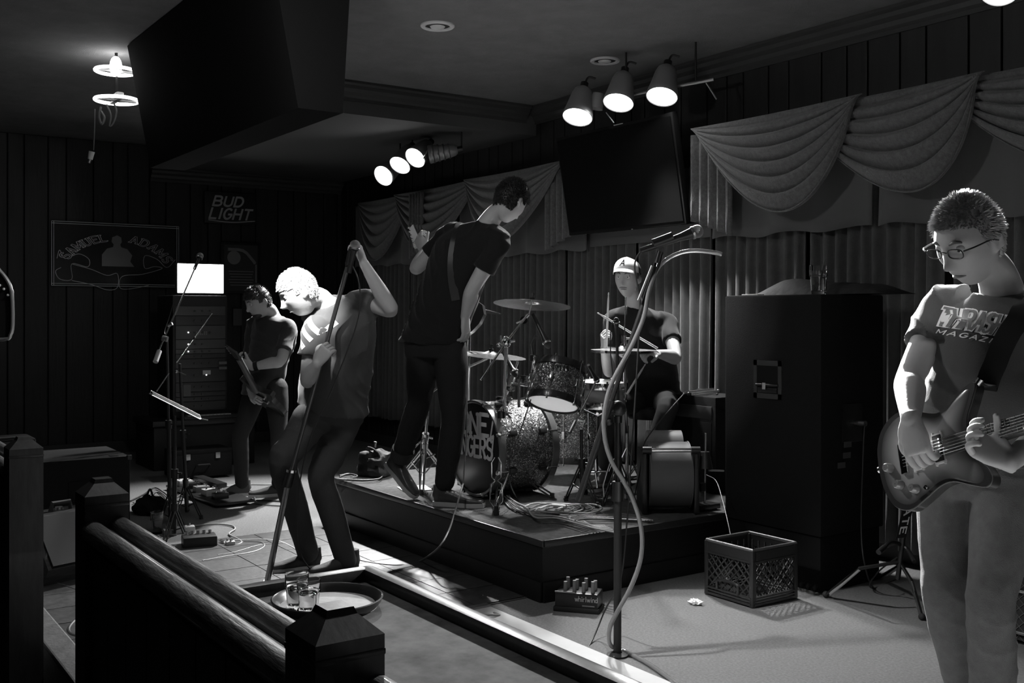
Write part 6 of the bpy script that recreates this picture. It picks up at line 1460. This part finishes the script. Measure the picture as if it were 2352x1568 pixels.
# singer's stand
b0 = G(613, 1342)
t = thing('microphone_stand', b0, 'leaning straight microphone stand with chrome lower tube held by the singer', 'mic stand', 'microphone stands')
mid = P(664, 1098, 5.43); tp = P(806, 585, 5.33)
part('lower_tube', MB().cyl(b0+Vector((0, 0, .004)), mid, .0165, n=20), CHROME, t)
part('foot_ring', MB().cyl(b0, b0+(mid-b0).normalized()*.02, .021, n=20), STEEL, t)
part('clutch', MB().cyl(P(658, 1116, 5.44), P(668, 1082, 5.43), .026, n=20), DARKSTEEL, t)
part('clutch_ring', MB().cyl(P(668, 1084, 5.43), P(669, 1078, 5.43), .0275, n=20), CHROME, t)
part('upper_tube', MB().cyl(mid, tp, .0115, n=16), mat('satin_dark_tube', .10, .35, .6), t)
part('clip', MB().cyl(P(800, 610, 5.33), P(808, 572, 5.33), .018), BLACKP, t)
mic(P(806, 605, 5.31), P(818, 552, 5.31), .022, 'microphone clenched in the raised fist of the singer')
cable([P(807, 605, 5.33), P(822, 640, 5.3), P(828, 690, 5.3), P(820, 740, 5.3), P(800, 800, 5.3), P(760, 900, 5.35), P(715, 1000, 5.4), P(690, 1100, 5.45), P(683, 1200, 5.5), P(690, 1270, 5.5), G(718, 1318), G(700, 1332)], .0035, CABLEB, 'black microphone cable hanging along the singer\'s stand')

# ===== tall guitarist on riser
J = dict(pel=P(1000, 765, 6.12), chest=P(1062, 590, 6.08), neck=P(1120, 512, 6.0), head=P(1172, 462, 5.96),
         shR=P(1146, 562, 5.88), elR=P(1086, 662, 5.90), wrR=P(1068, 728, 5.98), shL=P(1030, 540, 6.22), elL=P(958, 615, 6.30), wrL=P(975, 575, 6.42),
         hipR=P(1035, 800, 6.08), knR=P(1042, 965, 6.08), anR=P(1020, 1118, 6.10), hipL=P(975, 795, 6.16), knL=P(962, 925, 6.16), anL=P(918, 1058, 6.36))
hands = {'R': (camdir(.05, .25, -1), camdir(.8, -.5, .1), -1, (.35, .4, .45, .5), 1.0), 'L': (camdir(-.45, .4, .8), camdir(-.5, -.6, -.1), 1, (.7, .8, .8, .9), 1.0)}
g3, body3, shirt3, tr3, fr3, ax3 = human('tall guitarist in black T-shirt standing on the riser edge, leaning over away from the camera', J, (P(1020, 1118, 6.1).x, P(1020, 1118, 6.1).y, RZ), s=1.04, vox=.009,
    cloth=(TEE_B, mat('black_jeans', .016, .85, bump=.3, bscale=400, spec=.25)), hf=camdir(.42, .72, -.50), hup=camdir(.35, .2, 1), hands=hands, sleeve=.60, wr=.010, hem=.07, wdir=(.6, -.4, .7), pr=1.08)
part('hair', hair_geo(J['head'], fr3, 1.04, 3200, .024, 5, top=1.3, back_low=-.55, front=.45, spike=.6), HAIR, body3)
shoe(g3, J['anR'], J['anR']+camdir(.95, -.25, 0)*.2, LEATH, SOLEW, s=1.05, gz=RZ, name='boot')
an = J['anL']; shoe(g3, an, an+camdir(.45, -.25, -.45), LEATH, SOLEW, s=1.0, pitch=1, name='boot')
part('rolled_cuff', MB().cyl(an+(J['knL']-an).normalized()*.02, an+(J['knL']-an).normalized()*.09, .067, .070), JEANSD, tr3)
# his guitar (mostly hidden), strap
t = thing('electric_guitar', P(1075, 800, 6.3), 'dark electric guitar hidden in front of the tall guitarist, headstock at his raised hand', 'guitar')
gb = P(1046, 705, 6.42); hx = (P(948, 560, 6.62)-gb).normalized(); hn = camdir(.3, .9, -.1); hn = (hn-hx*hn.dot(hx)).normalized(); hy = hx.cross(hn)
part('body', MB().prism([gb+hx*a*.95+hy*b*.95 for a, b in ol], hn*.04), mat('dark_mahogany', .03), t)
part('neck', MB().cyl(gb+hx*.1, P(955, 575, 6.6), .02), mat('rosewood', .05), t)
part('headstock', MB().prism([P(955, 578, 6.6), P(962, 545, 6.6), P(948, 515, 6.6), P(940, 525, 6.6), P(948, 560, 6.6)], camdir(0, 1, 0)*.016), mat('pale_headstock', .35, .3, coat=.5), t)
for k in range(6): part('tuning_peg', MB().sphere(P(938+3*k, 522+9*k, 6.6), .008, nu=8, nv=6), CHROME, t)
bv = project(shirt3, None); mb = MB(); path = [P(1075, 470, 6), P(1060, 500, 6), P(1048, 540, 6), P(1040, 590, 6), P(1040, 640, 6), P(1048, 690, 6)]
pp, _ = spline(path, [1]*6, 5); q_ = []
for p_ in pp:
    h = bv.ray_cast(p_-Vector((VX, VY, 0))*1.0, Vector((VX, VY, 0)))
    if h[0]: q_.append(h[0]-Vector((VX, VY, 0))*.004)
for i, p_ in enumerate(q_):
    tn = (q_[min(i+1, len(q_)-1)]-q_[max(i-1, 0)]).normalized(); sd = tn.cross(Vector((VX, VY, 0))).normalized()*.024; mb.v += [p_+sd, p_-sd]
mb.f += [(2*i, 2*i+1, 2*i+3, 2*i+2) for i in range(len(q_)-1)]
part('strap', mb, mat('black_leather_strap', .02), t)
cable([P(1070, 800, 6.15), P(1068, 860, 6.1), P(1072, 930, 6.05), P(1072, 1000, 6.02), P(1066, 1080, 6.0), P(1064, 1110, 6.0)], .004, CABLEM, 'grey guitar lead hanging straight down beside the tall guitarist\'s leg')

# ===== bass player
J = dict(pel=P(606, 872, 8.1), chest=P(628, 775, 8.05), neck=P(628, 722, 8.02), head=P(594, 693, 7.92),
         shR=P(585, 745, 8.22), elR=P(572, 838, 8.2), wrR=P(574, 893, 7.85), shL=P(664, 755, 7.9), elL=P(645, 828, 7.72), wrL=P(578, 843, 7.72),
         hipR=P(590, 890, 8.2), knR=P(552, 1000, 8.1), anR=P(556, 1118, 8.22), hipL=P(635, 890, 8.0), knL=P(640, 1000, 7.95), anL=P(640, 1120, 8.2))
hands = {'L': (camdir(-.85, -.0, .45), camdir(.1, -.7, -.7), 1, (.7, .7, .8, .8), 1.0), 'R': (camdir(.5, -.3, -.5), camdir(-.4, -.8, .2), 1, (.6, .7, .7, .8), 1.0)}
g4, body4, shirt4, tr4, fr4, ax4 = human('bass player in dark shirt looking down, standing before the equipment rack', J, (P(606, 872, 8.1).x, P(606, 872, 8.1).y, 0), s=1.0, vox=.011,
    cloth=(SHIRT_BP, JEANSD), hf=camdir(-.72, -.60, -.38), hup=camdir(0, 0, 1), hands=hands, sleeve=.72, wr=.011, hem=.12)
eyes(body4, J['head'], fr4, 1); brows(body4, J['head'], fr4, 1, HAIR)
part('hair', hair_geo(J['head'], fr4, 1.0, 1200, .022, 8, top=.7, back_low=-.45, front=.42, spike=.4), HAIR, body4)
part('beard', MB().sphere(J['head']+fr4[1]*.045-fr4[2]*.090, (.038, .040, .026), fr4, 20, 12), HAIR, body4)
w_ = J['wrL'].lerp(J['elL'], .08); part('wristband', MB().cyl(w_, J['wrL'].lerp(J['elL'], .22), .034, .037), BLACKP, body4)
shoe(g4, J['anR'], J['anR']+camdir(-.95, -.3, 0)*.2, mat('grey_suede_shoe', .10, .85, bump=.2, bscale=120), SOLEW, gz=0, s=1.05); shoe(g4, J['anL'], J['anL']+camdir(-.9, -.3, 0)*.2, SHOE_D, SOLEW, gz=0)
t = thing('bass_guitar', P(560, 880, 7.95), 'dark bass guitar held by the bass player, headstock tilted up at left', 'guitar')
gb = P(598, 888, 7.72); hx = (P(545, 815, 7.35)-gb).normalized(); hn = camdir(-.4, -.9, .1); hn = (hn-hx*hn.dot(hx)).normalized(); hy = hx.cross(hn)
gb = gb-hx*.12; 
part('body', MB().prism([gb+hx*a*1.05+hy*b*1.05 for a, b in ol], hn*.04), mat('dark_mahogany', .03), t)
part('neck', MB().cyl(gb+hx*.12+hn*.045, P(548, 822, 7.4), .022), mat('rosewood', .05), t)
e_ = P(548, 822, 7.4); part('headstock', MB().prism([e_-hy*.03, e_+hy*.03, e_+hx*.12+hy*.05, e_+hx*.15-hy*.02], hn*.015), mat('dark_mahogany', .03), t)
for k in range(4): part('tuning_peg', MB().cyl(e_+hx*(.03+.03*k)-hy*.025, e_+hx*(.03+.03*k)-hy*.065, .008, n=8), CHROME, t)
for k in range(2): part('pickup', MB().box(gb+hx*(-.03+.07*k)+hn*.045, (.02, .08, .012), (hx, hy, hn), .002), STEEL, t)

# ===== drummer
J = dict(pel=P(1500, 905, 7.0), chest=P(1488, 785, 6.95), neck=P(1458, 702, 6.9), head=P(1441, 640, 6.82),
         shR=P(1408, 735, 6.95), elR=P(1400, 850, 6.92), wrR=P(1388, 800, 6.62), shL=P(1535, 742, 6.88), elL=P(1552, 820, 6.62), wrL=P(1512, 812, 6.42),
         hipR=P(1470, 920, 6.98), knR=P(1395, 925, 6.72), anR=P(1392, 1075, 6.75), hipL=P(1530, 920, 6.92), knL=P(1532, 940, 6.5), anL=P(1480, 1100, 6.5))
hands = {'R': (camdir(-.1, -.5, .8), camdir(-.9, -.3, 0), -1, (1.1, 1.1, 1.2, 1.2), 1.0, (.7, .6)), 'L': (camdir(-.8, -.5, .1), camdir(.1, -.2, 1), -1, (.9, 1.0, 1.1, 1.1), 1.0, (.7, .6))}
g5, body5, shirt5, tr5, fr5, ax5 = human('drummer in white-fronted cap and black V-neck T-shirt seated behind the kit', J, (P(1500, 905, 7.0).x, P(1500, 905, 7.0).y, RZ), s=1.0, vox=.009,
    cloth=(TEE_B, JEANSD), hf=camdir(-.42, -.90, -.02), hup=camdir(.02, 0, 1), hands=hands, sleeve=.55, wr=.009, hem=.03, depth=.125)
eyes(body5, J['head'], fr5, 1, False); brows(body5, J['head'], fr5, 1, HAIRL)
r_, f_, u_ = fr5; hc = J['head']
mb = MB()
mb.tube([hc+f_*(.090-abs(a)*.5*abs(a)*20)+r_*a-u_*(.0565+abs(a)*.12) for a in (-.026, -.016, -.006, .006, .016, .026)], [.002, .0035, .004, .004, .0035, .002], 8, smooth=3)
part('moustache', mb, mat('fair_stubble', .20, .7), body5)
part('hair', hair_geo(hc, fr5, .99, 500, .012, 4, top=.2, back_low=-.5, front=.5, spike=.2), HAIRL, body5)
CAPW = mat('white_cap_foam', .62, .8); CAPD = mat('dark_cap_mesh', .03, .9)
def capf(front):
    mb = MB(); nu, nv = 32, 14
    for j in range(nv+1):
        for i in range(nu+1):
            th = (-PI*.42+PI*.84*i/nu) if front else (PI*.42+PI*1.16*i/nu); ph = PI*.5*j/nv*.995
            tall = .098 ; mb.v.append(hc+u_*(.032+.012*math.cos(th)+tall*math.cos(ph)**.75)+r_*(.088*math.sin(ph)**.8*math.sin(th))+f_*(.108*math.sin(ph)**.8*math.cos(th)))
    for j in range(nv):
        for i in range(nu): a = j*(nu+1)+i; mb.f.append((a, a+nu+1, a+nu+2, a+1))
    return mb
cap = part('cap', capf(True), CAPW, body5, label='white trucker cap front');  part('cap_back', capf(False), CAPD, cap)
def bill(u, v):
    a = (u-.5)*2.3; rr_ = 1+.62*v*math.cos(a*.6); return hc+u_*(.066-.020*v-.018*(2*u-1)**2)+r_*(.088*math.sin(a)*(1-.05*v))+f_*(.104*math.cos(a)*rr_+.0)
b_ = part('cap_bill', MB().grid(bill, 20, 8), CAPW, cap); b_.modifiers.new('s', 'SOLIDIFY').thickness = .003
mb = MB(); strokes(mb, 'A', lambda x, y: hc+u_*(.085+.035*y)+f_*(.116-.012*y)+r_*(-.015-.0+.03*x-.008*y), .9, .25); part('cap_letter', mb, BLACKP, cap)
shoe(g5, J['anR'], J['anR']+camdir(-.5, -.85, 0)*.2, SHOE_D, SOLEW, gz=RZ); shoe(g5, J['anL'], J['anL']+camdir(-.5, -.85, 0)*.2, SHOE_D, SOLEW, gz=RZ)
STK = mat('drumstick_wood', .55, .5)
def stick(a, b, lab):
    a = Vector(a); b = Vector(b); d = (b-a).normalized()
    return single('drumstick', MB().tube([a, b-d*.05, b-d*.015, b-d*.009, b], [.0075, .006, .003, .005, .002], 10), STK, lab, 'drumstick', 'drumsticks')
stick(P(1392, 812, 6.45), P(1398, 672, 6.35), 'raised pale drumstick pointing up beside the drummer\'s chest')
stick(P(1510, 800, 6.4), P(1372, 718, 6.28), 'second pale drumstick angled up to the left over the hi-hat')
stick(P(1440, 905, 6.4), P(1483, 835, 6.35), 'pale stick resting upright right of the snare drum')
